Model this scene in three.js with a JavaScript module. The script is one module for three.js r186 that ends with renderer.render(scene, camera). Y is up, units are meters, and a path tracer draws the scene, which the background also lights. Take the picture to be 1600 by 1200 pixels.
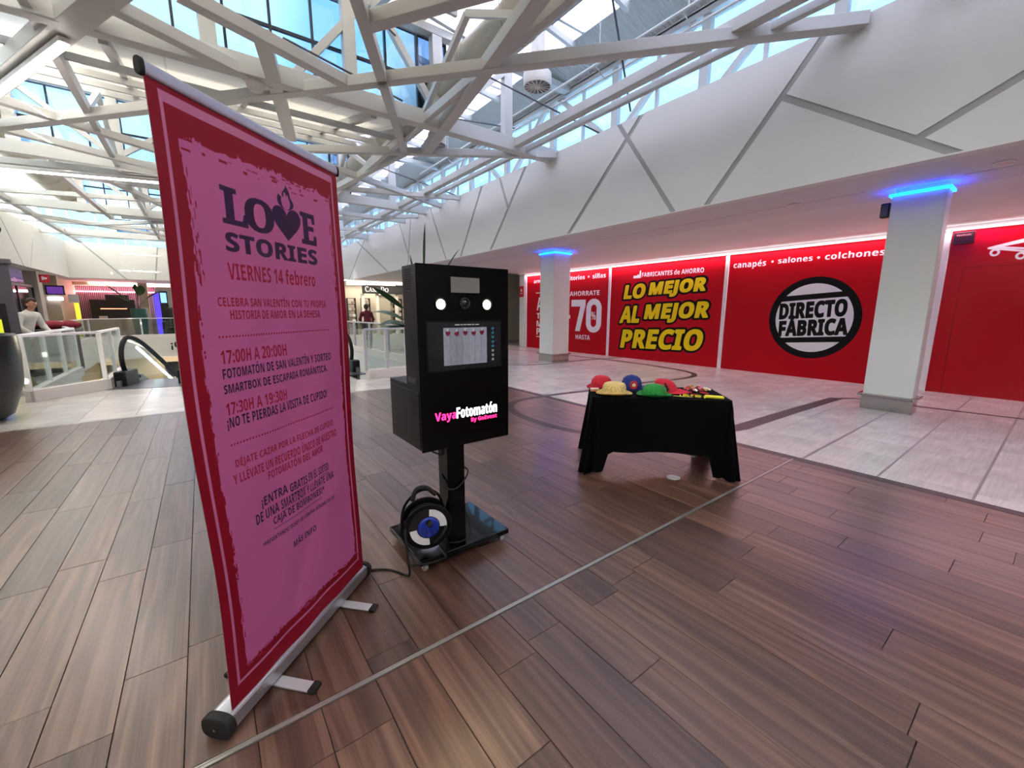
import * as THREE from 'three';
import { RoundedBoxGeometry } from 'three/addons/geometries/RoundedBoxGeometry.js';
import { TextGeometry } from 'three/addons/geometries/TextGeometry.js';
import { ParametricGeometry } from 'three/addons/geometries/ParametricGeometry.js';
import { FontLoader } from 'three/addons/loaders/FontLoader.js';
import { MarchingCubes } from 'three/addons/objects/MarchingCubes.js';
import { mergeGeometries } from 'three/addons/utils/BufferGeometryUtils.js';
import { RectAreaLightUniformsLib } from 'three/addons/lights/RectAreaLightUniformsLib.js';
import { Brush, Evaluator, SUBTRACTION } from 'three-bvh-csg';

// ------------------------------------------------------------------ camera, sky, sun, exposure
// World: x runs towards the red shop wall, -z runs down the mall, metres.
const scene = new THREE.Scene();
const renderer = new THREE.WebGLRenderer({ antialias: true });
renderer.toneMapping = THREE.LinearToneMapping;
renderer.toneMappingExposure = 7.5;
renderer.shadowMap.enabled = true;
RectAreaLightUniformsLib.init();
const FOCAL = 645, EYE = 1.5;
const camera = new THREE.PerspectiveCamera(2 * Math.atan(600 / FOCAL) * 180 / Math.PI, 4 / 3, 0.05, 400);
camera.position.set(0, EYE, 0);
{
  const yaw = THREE.MathUtils.degToRad(36.6), pitch = Math.atan2(114, FOCAL);
  camera.lookAt(Math.sin(yaw) * Math.cos(pitch), EYE - Math.sin(pitch), -Math.cos(yaw) * Math.cos(pitch));
}
const SUN = new THREE.Vector3(0.14, 0.64, 0.75).normalize();
const LAMP = 0.45;   // all lamps of the hall, against the daylight
const SKY = 1.1;   // brightness of the sky; it is computed below, once the noise is there
const sun = new THREE.DirectionalLight(0xfff1e2, 12.5);
sun.name = 'sun';
sun.position.copy(SUN).multiplyScalar(60);
sun.castShadow = true;
sun.shadow.mapSize.set(4096, 4096);
sun.shadow.camera.left = -40; sun.shadow.camera.right = 40; sun.shadow.camera.top = 40; sun.shadow.camera.bottom = -40; sun.shadow.camera.far = 150;
scene.add(sun, sun.target);

// ------------------------------------------------------------------ helpers
let seed = 7;
const rnd = () => { seed |= 0; seed = (seed + 0x6D2B79F5) | 0; let t = Math.imul(seed ^ (seed >>> 15), 1 | seed); t = (t + Math.imul(t ^ (t >>> 7), 61 | t)) ^ t; return ((t ^ (t >>> 14)) >>> 0) / 4294967296; };
const rr = (a, b) => a + (b - a) * rnd();
const V = (x, y, z) => new THREE.Vector3(x, y, z);
const std = (color, roughness = 0.6, more = {}) => new THREE.MeshStandardMaterial({ color, roughness, ...more });
const phys = (color, roughness = 0.5, more = {}) => new THREE.MeshPhysicalMaterial({ color, roughness, ...more });
const glow = (color, k, base = 0xffffff) => new THREE.MeshStandardMaterial({ color: base, roughness: 0.6, emissive: color, emissiveIntensity: k * LAMP });

const used = new Map();
function numbered(name) {
  const n = used.get(name) ?? 0; used.set(name, n + 1);
  return n ? `${name}_${String(n).padStart(3, '0')}` : name;
}
function thing(name, label, category, pos = [0, 0, 0], turn = 0, group) {
  const o = new THREE.Group(); o.name = numbered(name); o.position.set(...pos); o.rotation.y = turn;
  o.userData = { label, category }; if (group) o.userData.group = group;
  scene.add(o); return o;
}
function structure(name, label) { const o = new THREE.Group(); o.name = name; o.userData = { kind: 'structure', label }; scene.add(o); return o; }
function part(name, geos, material, parent, data) {
  const list = [].concat(geos).map((g) => g.index ? g.toNonIndexed() : g);
  let g = [].concat(geos)[0];
  if (list.length > 1) {
    for (const k of list) { for (const n of Object.keys(k.attributes)) if (!['position', 'normal', 'uv'].includes(n)) k.deleteAttribute(n); if (!k.attributes.uv) k.setAttribute('uv', new THREE.BufferAttribute(new Float32Array(k.attributes.position.count * 2), 2)); }
    g = mergeGeometries(list, false);
  }
  const m = new THREE.Mesh(g, material); m.name = name; m.castShadow = m.receiveShadow = true;
  if (data) m.userData = data;
  (parent ?? scene).add(m); return m;
}
function single(name, label, category, geos, material, group) {
  const m = part(numbered(name), geos, material, scene); m.userData = { label, category }; if (group) m.userData.group = group; return m;
}
const box = (x0, x1, y0, y1, z0, z1) => new THREE.BoxGeometry(x1 - x0, y1 - y0, z1 - z0).translate((x0 + x1) / 2, (y0 + y1) / 2, (z0 + z1) / 2);
const rbox = (x0, x1, y0, y1, z0, z1, r = 0.01, s = 2) => new RoundedBoxGeometry(x1 - x0, y1 - y0, z1 - z0, s, r).translate((x0 + x1) / 2, (y0 + y1) / 2, (z0 + z1) / 2);
const cyl = (r0, r1, h, n = 24) => new THREE.CylinderGeometry(r0, r1, h, n);
// square tube from a to b: w across, h in the most upright direction
function beam(a, b, w, h, chamfer = 0) {
  const A = V(...a), B = V(...b), d = B.clone().sub(A), L = d.length(); d.normalize();
  let up = Math.abs(d.y) > 0.98 ? V(1, 0, 0) : V(0, 1, 0);
  const s = new THREE.Vector3().crossVectors(up, d).normalize(); up = new THREE.Vector3().crossVectors(d, s);
  const g = chamfer ? new RoundedBoxGeometry(w, h, L, 1, chamfer) : new THREE.BoxGeometry(w, h, L);
  g.applyMatrix4(new THREE.Matrix4().makeBasis(s, up, d)); return g.translate((A.x + B.x) / 2, (A.y + B.y) / 2, (A.z + B.z) / 2);
}
const rod = (a, b, r, n = 10) => tube([a, b], r, 1, n);
function tube(pts, r, seg = 40, n = 8, closed = false) {
  const v = pts.map((p) => V(...p));
  const c = v.length === 2 ? new THREE.LineCurve3(v[0], v[1]) : new THREE.CatmullRomCurve3(v, closed, 'centripetal');
  return new THREE.TubeGeometry(c, seg, r, n, closed);
}
const lathe = (pts, n = 36) => new THREE.LatheGeometry(pts.map((p) => new THREE.Vector2(...p)), n);
function shapeOf(pts, holes = []) {
  const s = new THREE.Shape(pts.map((p) => new THREE.Vector2(...p)));
  for (const h of holes) s.holes.push(new THREE.Path(h.map((p) => new THREE.Vector2(...p))));
  return s;
}
const extrude = (shape, depth, bevel = 0, more = {}) => new THREE.ExtrudeGeometry(shape, { depth, bevelEnabled: bevel > 0, bevelSize: bevel, bevelThickness: bevel, bevelSegments: 2, curveSegments: 24, ...more });
// a flat strip along a path on the floor: points [x, z], width w (or one width per point), thickness t above y
function ribbon(pts, w, y, t, smooth = 0) {
  let p = pts.map((q) => V(q[0], 0, q[1]));
  if (smooth) p = new THREE.CatmullRomCurve3(p, false, 'centripetal').getPoints(smooth);
  const L = [], R = [];
  p.forEach((q, i) => {
    const d = p[Math.min(i + 1, p.length - 1)].clone().sub(p[Math.max(i - 1, 0)]).normalize(), ww = (Array.isArray(w) ? THREE.MathUtils.lerp(w[0], w[1], i / (p.length - 1)) : w) / 2;
    L.push([q.x - d.z * ww, -(q.z + d.x * ww)]); R.unshift([q.x + d.z * ww, -(q.z - d.x * ww)]);
  });
  return new THREE.ExtrudeGeometry(shapeOf([...L, ...R]), { depth: t, bevelEnabled: false }).rotateX(-Math.PI / 2).translate(0, y, 0);
}

// ---- noise and textures
const perm = (() => { const p = [...Array(256).keys()]; for (let i = 255; i > 0; i--) { const j = Math.floor(rnd() * (i + 1)); [p[i], p[j]] = [p[j], p[i]]; } return new Uint8Array([...p, ...p]); })();
function vnoise(x, y, px = 256, py = 256) {  // tiling value noise
  const xi = Math.floor(x), yi = Math.floor(y), fx = x - xi, fy = y - yi, u = fx * fx * (3 - 2 * fx), v = fy * fy * (3 - 2 * fy);
  const m = (a, n) => ((a % n) + n) % n, h = (a, b) => perm[perm[m(a, px) & 255] + (m(b, py) & 255)] / 255;
  return (h(xi, yi) * (1 - u) + h(xi + 1, yi) * u) * (1 - v) + (h(xi, yi + 1) * (1 - u) + h(xi + 1, yi + 1) * u) * v;
}
const fbm = (x, y, o, px, py) => { let s = 0, a = 0.5, t = 0; for (let i = 0; i < o; i++) { s += a * vnoise(x, y, px, py); t += a; x *= 2; y *= 2; px *= 2; py *= 2; a *= 0.5; } return s / t; };
function dataTexture(w, h, fn, srgb = true, wrap = true) {
  const d = new Uint8Array(w * h * 4), c = [0, 0, 0];
  for (let y = 0; y < h; y++) for (let x = 0; x < w; x++) { fn(x / w, y / h, c); const i = (y * w + x) * 4; d[i] = c[0]; d[i + 1] = c[1]; d[i + 2] = c[2]; d[i + 3] = 255; }
  const t = new THREE.DataTexture(d, w, h); t.magFilter = THREE.LinearFilter; t.minFilter = THREE.LinearMipmapLinearFilter; t.generateMipmaps = true;
  if (wrap) t.wrapS = t.wrapT = THREE.RepeatWrapping; if (srgb) t.colorSpace = THREE.SRGBColorSpace; t.needsUpdate = true; return t;
}
{ // a bright blue sky with broken white cloud, the same all round
  const W = 1024, H = 512, d = new Float32Array(W * H * 4);
  for (let y = 0; y < H; y++) for (let x = 0; x < W; x++) {
    const el = ((y + 0.5) / H - 0.5) * Math.PI, az = ((x + 0.5) / W - 0.5) * 2 * Math.PI, up = Math.sin(el), i = (y * W + x) * 4;
    let c = [0.3, 0.29, 0.28];
    if (up > 0) {
      const h = Math.pow(1 - up, 2.2), k = 3 / (up + 0.35), n = fbm(Math.cos(az) * Math.cos(el) * k + 40, Math.sin(az) * Math.cos(el) * k + 40, 5), cl = Math.min(1, Math.max(0, (n - 0.5) / 0.16)) * 0.85;
      c = [0.4, 0.6, 0.88].map((q, j) => { const clear = q + ([0.8, 0.9, 1.0][j] - q) * h; return clear + ([1.25, 1.25, 1.25][j] - clear) * cl; });
    }
    for (let j = 0; j < 3; j++) d[i + j] = c[j] * SKY; d[i + 3] = 1;
  }
  const t = new THREE.DataTexture(d, W, H, THREE.RGBAFormat, THREE.FloatType); t.mapping = THREE.EquirectangularReflectionMapping; t.magFilter = t.minFilter = THREE.LinearFilter; t.needsUpdate = true; scene.background = t;
}
function canvasTexture(w, h, draw) {
  const c = document.createElement('canvas'); c.width = w; c.height = h; draw(c.getContext('2d'), w, h);
  const t = new THREE.CanvasTexture(c); t.colorSpace = THREE.SRGBColorSpace; t.anisotropy = 8; return t;
}
// text stretched to fill the box x0..x1, y0 (top)..y1 (baseline box bottom)
function fit(g, str, x0, x1, y0, y1, { font = 'bold 100px sans-serif', fill = '#fff', stroke, sw = 0, skew = 0, rot = 0 } = {}) {
  g.save(); g.font = font; g.textBaseline = 'alphabetic'; g.textAlign = 'left';
  const m = g.measureText(str), w = m.actualBoundingBoxLeft + m.actualBoundingBoxRight, h = m.actualBoundingBoxAscent + m.actualBoundingBoxDescent;
  g.translate((x0 + x1) / 2, (y0 + y1) / 2); g.rotate(rot); g.transform(1, 0, skew, 1, 0, 0); g.translate(-(x1 - x0) / 2, -(y1 - y0) / 2);
  const sx = (x1 - x0) / w, sy = (y1 - y0) / h; g.scale(sx, sy); g.translate(m.actualBoundingBoxLeft, m.actualBoundingBoxAscent);
  if (stroke) { g.strokeStyle = stroke; g.lineWidth = sw / Math.sqrt(sx * sy); g.lineJoin = 'round'; g.strokeText(str, 0, 0); }
  g.fillStyle = fill; g.fillText(str, 0, 0); g.restore();
}
function speckle(g, w, h, n, color) { g.fillStyle = color; for (let i = 0; i < n; i++) g.fillRect(rnd() * w, rnd() * h, 1.5, 1.5); }

// ---- shared materials
const M = {
  steel: std(0xc6c7c5, 0.45),
  white: std(0xdcdbd7, 0.7),
  plaster: std(0xd2d1cc, 0.75),
  seam: std(0x9d9d97, 0.8),
  soffit: std(0xc9c5c5, 0.8),
  grey: std(0x55565a, 0.6),
  black: std(0x0b0b0c, 0.45),
  blackGloss: phys(0x040405, 0.05, { specularIntensity: 0.55 }),
  blackFace: phys(0x030304, 0.16, { specularIntensity: 0.35 }),
  blackMetal: phys(0x08080a, 0.42, { specularIntensity: 0.5 }),
  rubber: std(0x121213, 0.8),
  alu: std(0xb9bbc0, 0.32, { metalness: 0.9 }),
  aluPlain: std(0xc9cace, 0.5, { metalness: 0.5 }),
  chrome: std(0xd8d8d6, 0.1, { metalness: 1 }),
  inox: std(0xb0aca8, 0.16, { metalness: 1 }),
  glass: phys(0xeef4f4, 0.02, { transmission: 1, thickness: 0, ior: 1.5 }),
  tinted: phys(0x8ea6ba, 0.02, { transmission: 1, thickness: 0, ior: 1.5 }),
  darkFrame: std(0x1c2630, 0.5),
  duct: std(0xb7b1a3, 0.55, { metalness: 0.15 }),
  red: std(0xb5091f, 0.4),
};

// ------------------------------------------------------------------ FLOOR: wood planks, stone tiles, metal strip, dark inlays
const GROUND = structure('floor', 'mall floor of brown wood-look planks and pale stone tiles');
const woodTex = (s, a, b, c, kn) => dataTexture(512, 1024, (u, v, o) => {   // u across (0.6 m), v along (3.6 m)
  const warp = fbm(u * 4 + s, v * 3, 3, 4, 3) * 1.6;
  const ring = 0.5 + 0.5 * Math.sin((u * 7 + warp * 2.2 + fbm(u * 8, v * 5 + s, 2, 8, 5) * 1.2) * 6.283);
  const fine = fbm(u * 96, v * 7, 3, 96, 7), mid = fbm(u * 20 + s * 3, v * 4, 3, 20, 4), tone = fbm(u * 3, v * 2 + s, 2, 3, 2);
  let k = 0.5 + 0.62 * (mid - 0.5) + 0.42 * (ring - 0.5) + 0.6 * (fine - 0.5) + 0.45 * (tone - 0.5);
  const p = vnoise(u * 7 + s, v * 9, 7, 9); if (p > 0.93) k -= (p - 0.93) * kn;
  k = Math.min(1, Math.max(0, k));
  for (let i = 0; i < 3; i++) o[i] = k < 0.5 ? a[i] + (b[i] - a[i]) * k * 2 : b[i] + (c[i] - b[i]) * (k * 2 - 1);
});
const woodBump = dataTexture(256, 512, (u, v, o) => { const k = 255 * (0.6 * fbm(u * 96, v * 6, 3, 96, 6) + 0.4 * fbm(u * 30, v * 4, 2, 30, 4)); o[0] = o[1] = o[2] = k; }, false);
const woods = [];
for (const [t, n] of [[woodTex(1.3, [80, 61, 55], [112, 88, 80], [146, 119, 107], 4), 5], [woodTex(5.7, [88, 70, 63], [120, 98, 89], [150, 127, 114], 3), 4]])
  for (let i = 0; i < n; i++) {
    const k = rr(0.36, 0.58), w = rr(-0.025, 0.03);
    woods.push(phys(new THREE.Color(k * (1.14 + w), k * 0.93, k * (0.8 - w)), rr(0.3, 0.38), { map: t, bumpMap: woodBump, bumpScale: 0.0006, clearcoat: 0.35, clearcoatRoughness: 0.3 }));
  }
// a slab whose top is at y = 0, with a small chamfer; uv in texture units of 0.6 x 3.6 m
function slab(w, l, h, ch, u0, v0, su, sv) {
  const X = w / 2, Z = l / 2, p = [], uv = [], idx = [];
  const ringAt = (dx, y) => [[-X + dx, y, -Z + dx], [X - dx, y, -Z + dx], [X - dx, y, Z - dx], [-X + dx, y, Z - dx]];
  const quad = (a, b, c, d) => { const n = p.length / 3; for (const q of [a, b, c, d]) { p.push(...q); uv.push(u0 + (q[0] + X) * su, v0 + (q[2] + Z) * sv); } idx.push(n, n + 2, n + 1, n, n + 3, n + 2); };
  const T = ringAt(ch, 0), C = ringAt(0, -ch), B = ringAt(0, -h);
  quad(...T);
  for (let i = 0; i < 4; i++) { const j = (i + 1) % 4; quad(T[j], T[i], C[i], C[j]); quad(C[j], C[i], B[i], B[j]); }
  const g = new THREE.BufferGeometry(); g.setAttribute('position', new THREE.Float32BufferAttribute(p, 3)); g.setAttribute('uv', new THREE.Float32BufferAttribute(uv, 2)); g.setIndex(idx);
  const f = g.toNonIndexed(); f.computeVertexNormals(); return f;
}
const frustum = new THREE.Matrix4();
camera.updateMatrixWorld(); camera.updateProjectionMatrix();
frustum.multiplyMatrices(camera.projectionMatrix, camera.matrixWorldInverse);
function seenSize(x, z, area) {
  const p = V(x, 0, z), d = p.clone().sub(camera.position), dist = d.length(); p.applyMatrix4(frustum);
  if (d.dot(camera.getWorldDirection(V(0, 0, 0))) < 0 || Math.abs(p.x) > 1.25 || Math.abs(p.y) > 1.3) return -dist;
  return area * (1.5 / dist) / (dist * dist);
}
// lays a list of pieces: the largest seen become parts of their own, the rest one part
function lay(pieces, name, restName, most) {
  pieces.sort((a, b) => seenSize(b.x, b.z, b.area) - seenSize(a.x, a.z, a.area));
  pieces.forEach((p, i) => { if (i < most && seenSize(p.x, p.z, p.area) > 0) { const m = part(name, p.geo, p.mat, GROUND); m.position.set(p.x, p.dy ?? 0, p.z); p.done = 1; } });
  const byMat = new Map();
  for (const p of pieces) if (!p.done) { if (!byMat.has(p.mat)) byMat.set(p.mat, []); byMat.get(p.mat).push(p.geo.clone().translate(p.x, p.dy ?? 0, p.z)); }
  for (const [m, gs] of byMat) part(restName, gs, m, GROUND, { kind: 'stuff' });
}
const WOOD_X0 = -8.2, WOOD_X1 = 4.73, WOOD_Z0 = -7.83, STEP = 0.2085;
{
  const full = []; for (let i = 0; i < 16; i++) full.push(slab(STEP - 0.003, 1.197, 0.008, 0.0012, rnd(), rnd(), 1 / 0.6, 1 / 3.6));
  const planks = [];
  for (let r = 0, x = -0.62 + STEP * 0.5 - STEP * 36; x < WOOD_X1 + STEP / 2; x += STEP, r++) {
    let w = STEP, xc = x; if (x + STEP / 2 > WOOD_X1) { w = WOOD_X1 - (x - STEP / 2); xc = x - STEP / 2 + w / 2; if (w < 0.03) continue; }
    for (let z = WOOD_Z0 - rr(0, 1.15); z < 2.2; z += 1.2) {
      const z0 = Math.max(z, WOOD_Z0), z1 = z + 1.2, l = z1 - z0; if (l < 0.05) continue;
      // planks are cut on either side of the metal strip
      for (const [a, b] of (z0 < -1.545 && z1 > -1.515) ? [[z0, -1.545], [-1.515, z1]] : [[Math.min(z0, z0 > -1.545 && z0 < -1.515 ? -1.515 : z0), z1]]) {
        if (b - a < 0.02) continue;
        const whole = w === STEP && b - a > 1.19;
        planks.push({ geo: whole ? full[Math.floor(rnd() * 16)] : slab(w - 0.003, b - a - 0.003, 0.008, 0.0012, rnd(), rnd(), 1 / 0.6, 1 / 3.6), mat: woods[Math.floor(rnd() * woods.length)], x: xc, z: (a + b) / 2, area: w * (b - a), dy: rr(-0.0003, 0.0003) });
      }
    }
  }
  lay(planks, 'plank', 'far_planks', 300);
}
part('subfloor', [box(-9, WOOD_X1, -0.3, -0.0065, WOOD_Z0, 4), box(WOOD_X1, 16, -0.3, -0.0065, -16.2, 4), box(-9, 2.66, -0.3, -0.0065, -11.25, WOOD_Z0), box(2.66, WOOD_X1 + 0.1, -0.3, -0.0065, -9.32, WOOD_Z0)], std(0x2b2523, 0.9), GROUND);
const tileTex = (s, tint) => dataTexture(512, 512, (u, v, o) => {
  const line = fbm(u * 5 + s, v * 90, 3, 5, 90), cloud = fbm(u * 4 + s * 2, v * 6, 4, 4, 6), k = 214 + 26 * (line - 0.5) + 34 * (cloud - 0.5);
  o[0] = Math.min(255, k + tint); o[1] = k - 3; o[2] = k - 7;
});
const tileMats = [];
for (const t of [tileTex(2, 1), tileTex(6, 4)]) for (let i = 0; i < 3; i++) tileMats.push(phys(new THREE.Color().setScalar(rr(0.76, 0.86)), rr(0.2, 0.3), { map: t }));
const TS = 0.595;
{
  const full = []; for (let i = 0; i < 10; i++) full.push(slab(TS - 0.004, TS - 0.004, 0.008, 0.0012, rnd(), rnd(), 1 / 1.2, 1 / 1.2));
  const tiles = [];
  const add = (x0, x1, z0, z1) => { if (x1 - x0 > 0.02 && z1 - z0 > 0.02) tiles.push({ geo: (x1 - x0 > TS - 0.001 && z1 - z0 > TS - 0.001) ? full[Math.floor(rnd() * 10)] : slab(x1 - x0 - 0.004, z1 - z0 - 0.004, 0.008, 0.0012, rnd(), rnd(), 1 / 1.2, 1 / 1.2), mat: tileMats[Math.floor(rnd() * 6)], x: (x0 + x1) / 2, z: (z0 + z1) / 2, area: (x1 - x0) * (z1 - z0), dy: rr(-0.0003, 0.0003) }); };
  for (let z = -1.475 - TS * 25; z < 2.4; z += TS) for (let x = 5.03 - TS; x < 15.9; x += TS) add(Math.max(x, 4.84), x + TS, Math.max(z, -16.1), z + TS);
  for (let z = WOOD_Z0 - 0.1 - TS * 5.5; z < WOOD_Z0 - 0.12; z += TS) for (let x = 5.03 - TS * 23; x < 4.83; x += TS) {
    const z0 = Math.max(z, x > 2.6 ? -9.3 : x < -2.5 ? -14.2 : -11.25), z1 = Math.min(z + TS, WOOD_Z0 - 0.1);
    add(x, Math.min(x + TS, 4.83), z0, z1);
  }
  lay(tiles, 'tile', 'far_tiles', 300);
}
const darkStone = std(0x2b282d, 0.42);
part('border_band', box(4.735, 4.838, -0.008, 0, -9.3, 2.4), darkStone, GROUND);
part('border_band', box(-9, 4.735, -0.008, 0.0004, WOOD_Z0 - 0.1, WOOD_Z0 - 0.002), std(0x8e8886, 0.4), GROUND);
const inlay = std(0x2f2528, 0.42);
part('inlay_band', ribbon([[10.06, -10.21], [10.08, -8.53], [9.96, -6.72], [9.64, -5.59], [9.28, -5.21], [8.65, -5.08], [7.4, -5.27], [5.7, -5.38], [4.77, -5.47], [4.12, -5.42], [3.78, -5.15], [3.57, -4.5], [3.63, -3.65], [4.1, -2.9], [5.3, -2.42], [5.6, -2.38]], 0.13, 0.0005, 0.0016, 160), inlay, GROUND);
part('inlay_band', ribbon([[9.4, -15.9], [9.76, -13.14], [10.03, -11.59], [10.06, -10.21]], 0.1, 0.0005, 0.0016, 40), inlay, GROUND);
part('inlay_band', ribbon([[5.6, -10.3], [6.92, -9.32], [7.46, -8.95], [9.6, -8.86], [10.9, -8.7]], 0.12, 0.0005, 0.0016, 60), inlay, GROUND);
part('inlay_band', ribbon([[5.45, -2.41], [6.9, -2.37], [8.75, -2.29]], [0.2, 0.17], 0.0005, 0.0018), darkStone, GROUND);
part('inlay_band', ribbon([[8.72, -2.3], [9.0, -2.05], [9.02, -1.38], [9.15, -0.23], [9.3, 2.3]], 0.07, 0.0005, 0.0016, 40), inlay, GROUND);
part('expansion_strip', [box(-3.2, 4.735, -0.006, 0.0016, -1.5405, -1.5335), box(-3.2, 4.735, -0.006, 0.0016, -1.5265, -1.5195), box(-3.2, 4.735, -0.006, -0.0006, -1.5335, -1.5265)], std(0xa8a4a0, 0.35, { metalness: 0.7 }), GROUND);
part('tile_joint', [box(4.84, 8.1, -0.004, 0.0006, -1.489, -1.461), box(4.84, 10.9, -0.004, 0.0005, -0.89, -0.872), box(4.84, 10.9, -0.004, 0.0005, -0.296, -0.277)], std(0x807678, 0.6), GROUND);

// ------------------------------------------------------------------ RIGHT SIDE: red shop wall, soffit, fascia
const WX = 10.95, LEDY = 2.9, SX = 6.85, SY = 3.22, FT = 5.05;
const JOINTS = [-13.75, -9.31, -5.485, -1.56, 2.3];
const wallR = structure('wall_right', 'red printed shop wall on the right');
part('wall_core', [box(WX + 0.05, WX + 0.35, 0, 3.4, JOINTS[0] - 0.25, JOINTS[4])], M.white, wallR);
{
  const P = 330;                                                     // pixels a metre
  const panelTex = (k, draw) => { const z0 = JOINTS[k], z1 = JOINTS[k + 1]; return canvasTexture(Math.round((z1 - z0) * P), Math.round(LEDY * P), (g, w, h) => { g.fillStyle = '#b60018'; g.fillRect(0, 0, w, h); draw(g, (z) => (z - z0) * P, (y) => (LEDY - y) * P); }); };
  const B = { font: 'bold 100px sans-serif', fill: '#eef0f2' }, R = { font: 'bold 100px sans-serif', fill: '#eceef1' };
  const comic = { font: 'bold 100px sans-serif', fill: '#f0d516', stroke: '#0d0a05', sw: 56, skew: -0.2, rot: -0.035 };
  const bar = (g, X, Y, z0, z1, y0, y1, c = '#eef0f2') => { g.fillStyle = c; g.fillRect(X(z0), Y(y1), X(z1) - X(z0), Y(y0) - Y(y1)); };
  const prints = [
    (g, X, Y) => {
      fit(g, 'armarios  •  dormitorios  •  sillas', X(-13.3), X(-9.47), Y(2.76), Y(2.6), R);
      bar(g, X, Y, -13.15, -12.1, 2.2, 2.23); fit(g, 'A', X(-13.1), X(-12.72), Y(2.04), Y(1.53), B);
      fit(g, 'TIE', X(-13.1), X(-12.5), Y(1.42), Y(1.2), B); fit(g, 'ME', X(-13.1), X(-12.5), Y(1.12), Y(0.88), B); fit(g, 'PR', X(-13.1), X(-12.55), Y(0.82), Y(0.55), B); bar(g, X, Y, -13.12, -12.3, 0.46, 0.49);
      fit(g, '¡AHORRATE', X(-11.25), X(-9.72), Y(2.2), Y(2.0), B);
      bar(g, X, Y, -11.5, -11.13, 1.22, 1.36);
      g.fillStyle = '#eef0f2'; g.beginPath();
      for (const [i, q] of [[-11.08, 1.9], [-10.36, 1.9], [-10.36, 1.7], [-10.62, 0.78], [-10.86, 0.78], [-10.62, 1.66], [-11.08, 1.66]].entries()) g[i ? 'lineTo' : 'moveTo'](X(q[0]), Y(q[1]));
      g.fill();
      g.beginPath(); g.roundRect(X(-10.32), Y(1.92), X(-9.6) - X(-10.32), Y(0.76) - Y(1.92), 0.34 * P); g.fill();
      g.fillStyle = '#b60018'; g.beginPath(); g.roundRect(X(-10.09), Y(1.72), X(-9.83) - X(-10.09), Y(0.95) - Y(1.72), 0.13 * P); g.fill();
      fit(g, '%', X(-10.07), X(-9.86), Y(1.48), Y(1.2), B);
      fit(g, 'HASTA', X(-10.82), X(-10.1), Y(0.66), Y(0.49), B);
    },
    (g, X, Y) => {
      fit(g, 'FABRICANTES de AHORRO', X(-8.1), X(-6.08), Y(2.66), Y(2.52), R);
      g.fillStyle = '#eceef1'; g.beginPath(); for (const [i, q] of [[-8.42, 2.5], [-8.42, 2.58], [-8.28, 2.58], [-8.24, 2.62], [-8.2, 2.58], [-8.18, 2.72], [-8.14, 2.72], [-8.13, 2.5]].entries()) g[i ? 'lineTo' : 'moveTo'](X(q[0]), Y(q[1])); g.fill();
      for (const o of [{ ...comic }, { ...comic, stroke: comic.fill, sw: 15 }]) {
        fit(g, 'LO', X(-8.72), X(-7.96), Y(2.31), Y(1.9), o); fit(g, 'MEJOR', X(-7.78), X(-6.0), Y(2.36), Y(1.93), o);
        fit(g, 'AL', X(-8.84), X(-8.1), Y(1.64), Y(1.15), o); fit(g, 'MEJOR', X(-7.9), X(-5.86), Y(1.72), Y(1.19), o);
        fit(g, 'PRECIO', X(-8.76), X(-5.98), Y(0.95), Y(0.38), o);
      }
    },
    (g, X, Y) => {
      const o = { font: 'bold 100px sans-serif', fill: '#eceef1' };
      fit(g, 'canapés', X(-5.38), X(-4.6), Y(2.72), Y(2.52), o); fit(g, 'salones', X(-4.34), X(-3.63), Y(2.72), Y(2.59), o); fit(g, 'colchones', X(-3.4), X(-2.38), Y(2.73), Y(2.59), o);
      g.fillStyle = '#eceef1'; for (const z of [-4.46, -3.52]) { g.beginPath(); g.arc(X(z), Y(2.65), 9, 0, 7); g.fill(); }
      const cx = X(-3.5), cy = Y(1.345), r = 0.9 * P;
      g.save(); g.translate(cx, cy); g.rotate(-0.07); g.fillStyle = '#0b0b0c'; g.beginPath(); g.arc(0, 0, r, 0, 7); g.fill();
      g.fillStyle = '#e3e6ea'; g.beginPath(); g.arc(0, 0, r * 0.84, 0, 7); g.fill();
      g.save(); g.beginPath(); g.arc(0, 0, r * 0.86, 0, 7); g.clip(); g.fillStyle = '#0b0b0c'; g.fillRect(-r, -r * 0.59, 2 * r, r * 0.13); g.fillRect(-r, r * 0.47, 2 * r, r * 0.13); g.restore();
      const d = { font: 'bold 100px sans-serif', fill: '#0b0b0c', stroke: '#0b0b0c', sw: 10, skew: -0.05 };
      fit(g, 'DIRECTO', -r * 0.74, r * 0.7, -r * 0.4, -r * 0.02, d); fit(g, 'FÁBRICA', -r * 0.74, r * 0.74, -r * 0.06, r * 0.42, d);
      g.restore();
      g.strokeStyle = '#eceef1'; g.lineWidth = 12; for (const y of [2.55, 2.42]) { g.beginPath(); g.moveTo(X(-2.1), Y(y - 0.03)); g.lineTo(X(-1.62), Y(y)); g.stroke(); }
    },
    (g, X, Y) => {
      g.strokeStyle = '#8d0718'; g.lineWidth = 5; g.beginPath(); g.moveTo(X(-1.35), Y(2.26)); g.lineTo(X(2.3), Y(2.26)); g.moveTo(X(-1.35), Y(2.26)); g.lineTo(X(-1.35), Y(0)); g.stroke();
      g.strokeStyle = '#eceef1'; g.lineJoin = 'round'; g.lineWidth = 11;
      const poly = (q) => { g.beginPath(); q.forEach((p, i) => g[i ? 'lineTo' : 'moveTo'](X(p[0]), Y(p[1]))); g.closePath(); g.stroke(); };
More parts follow.
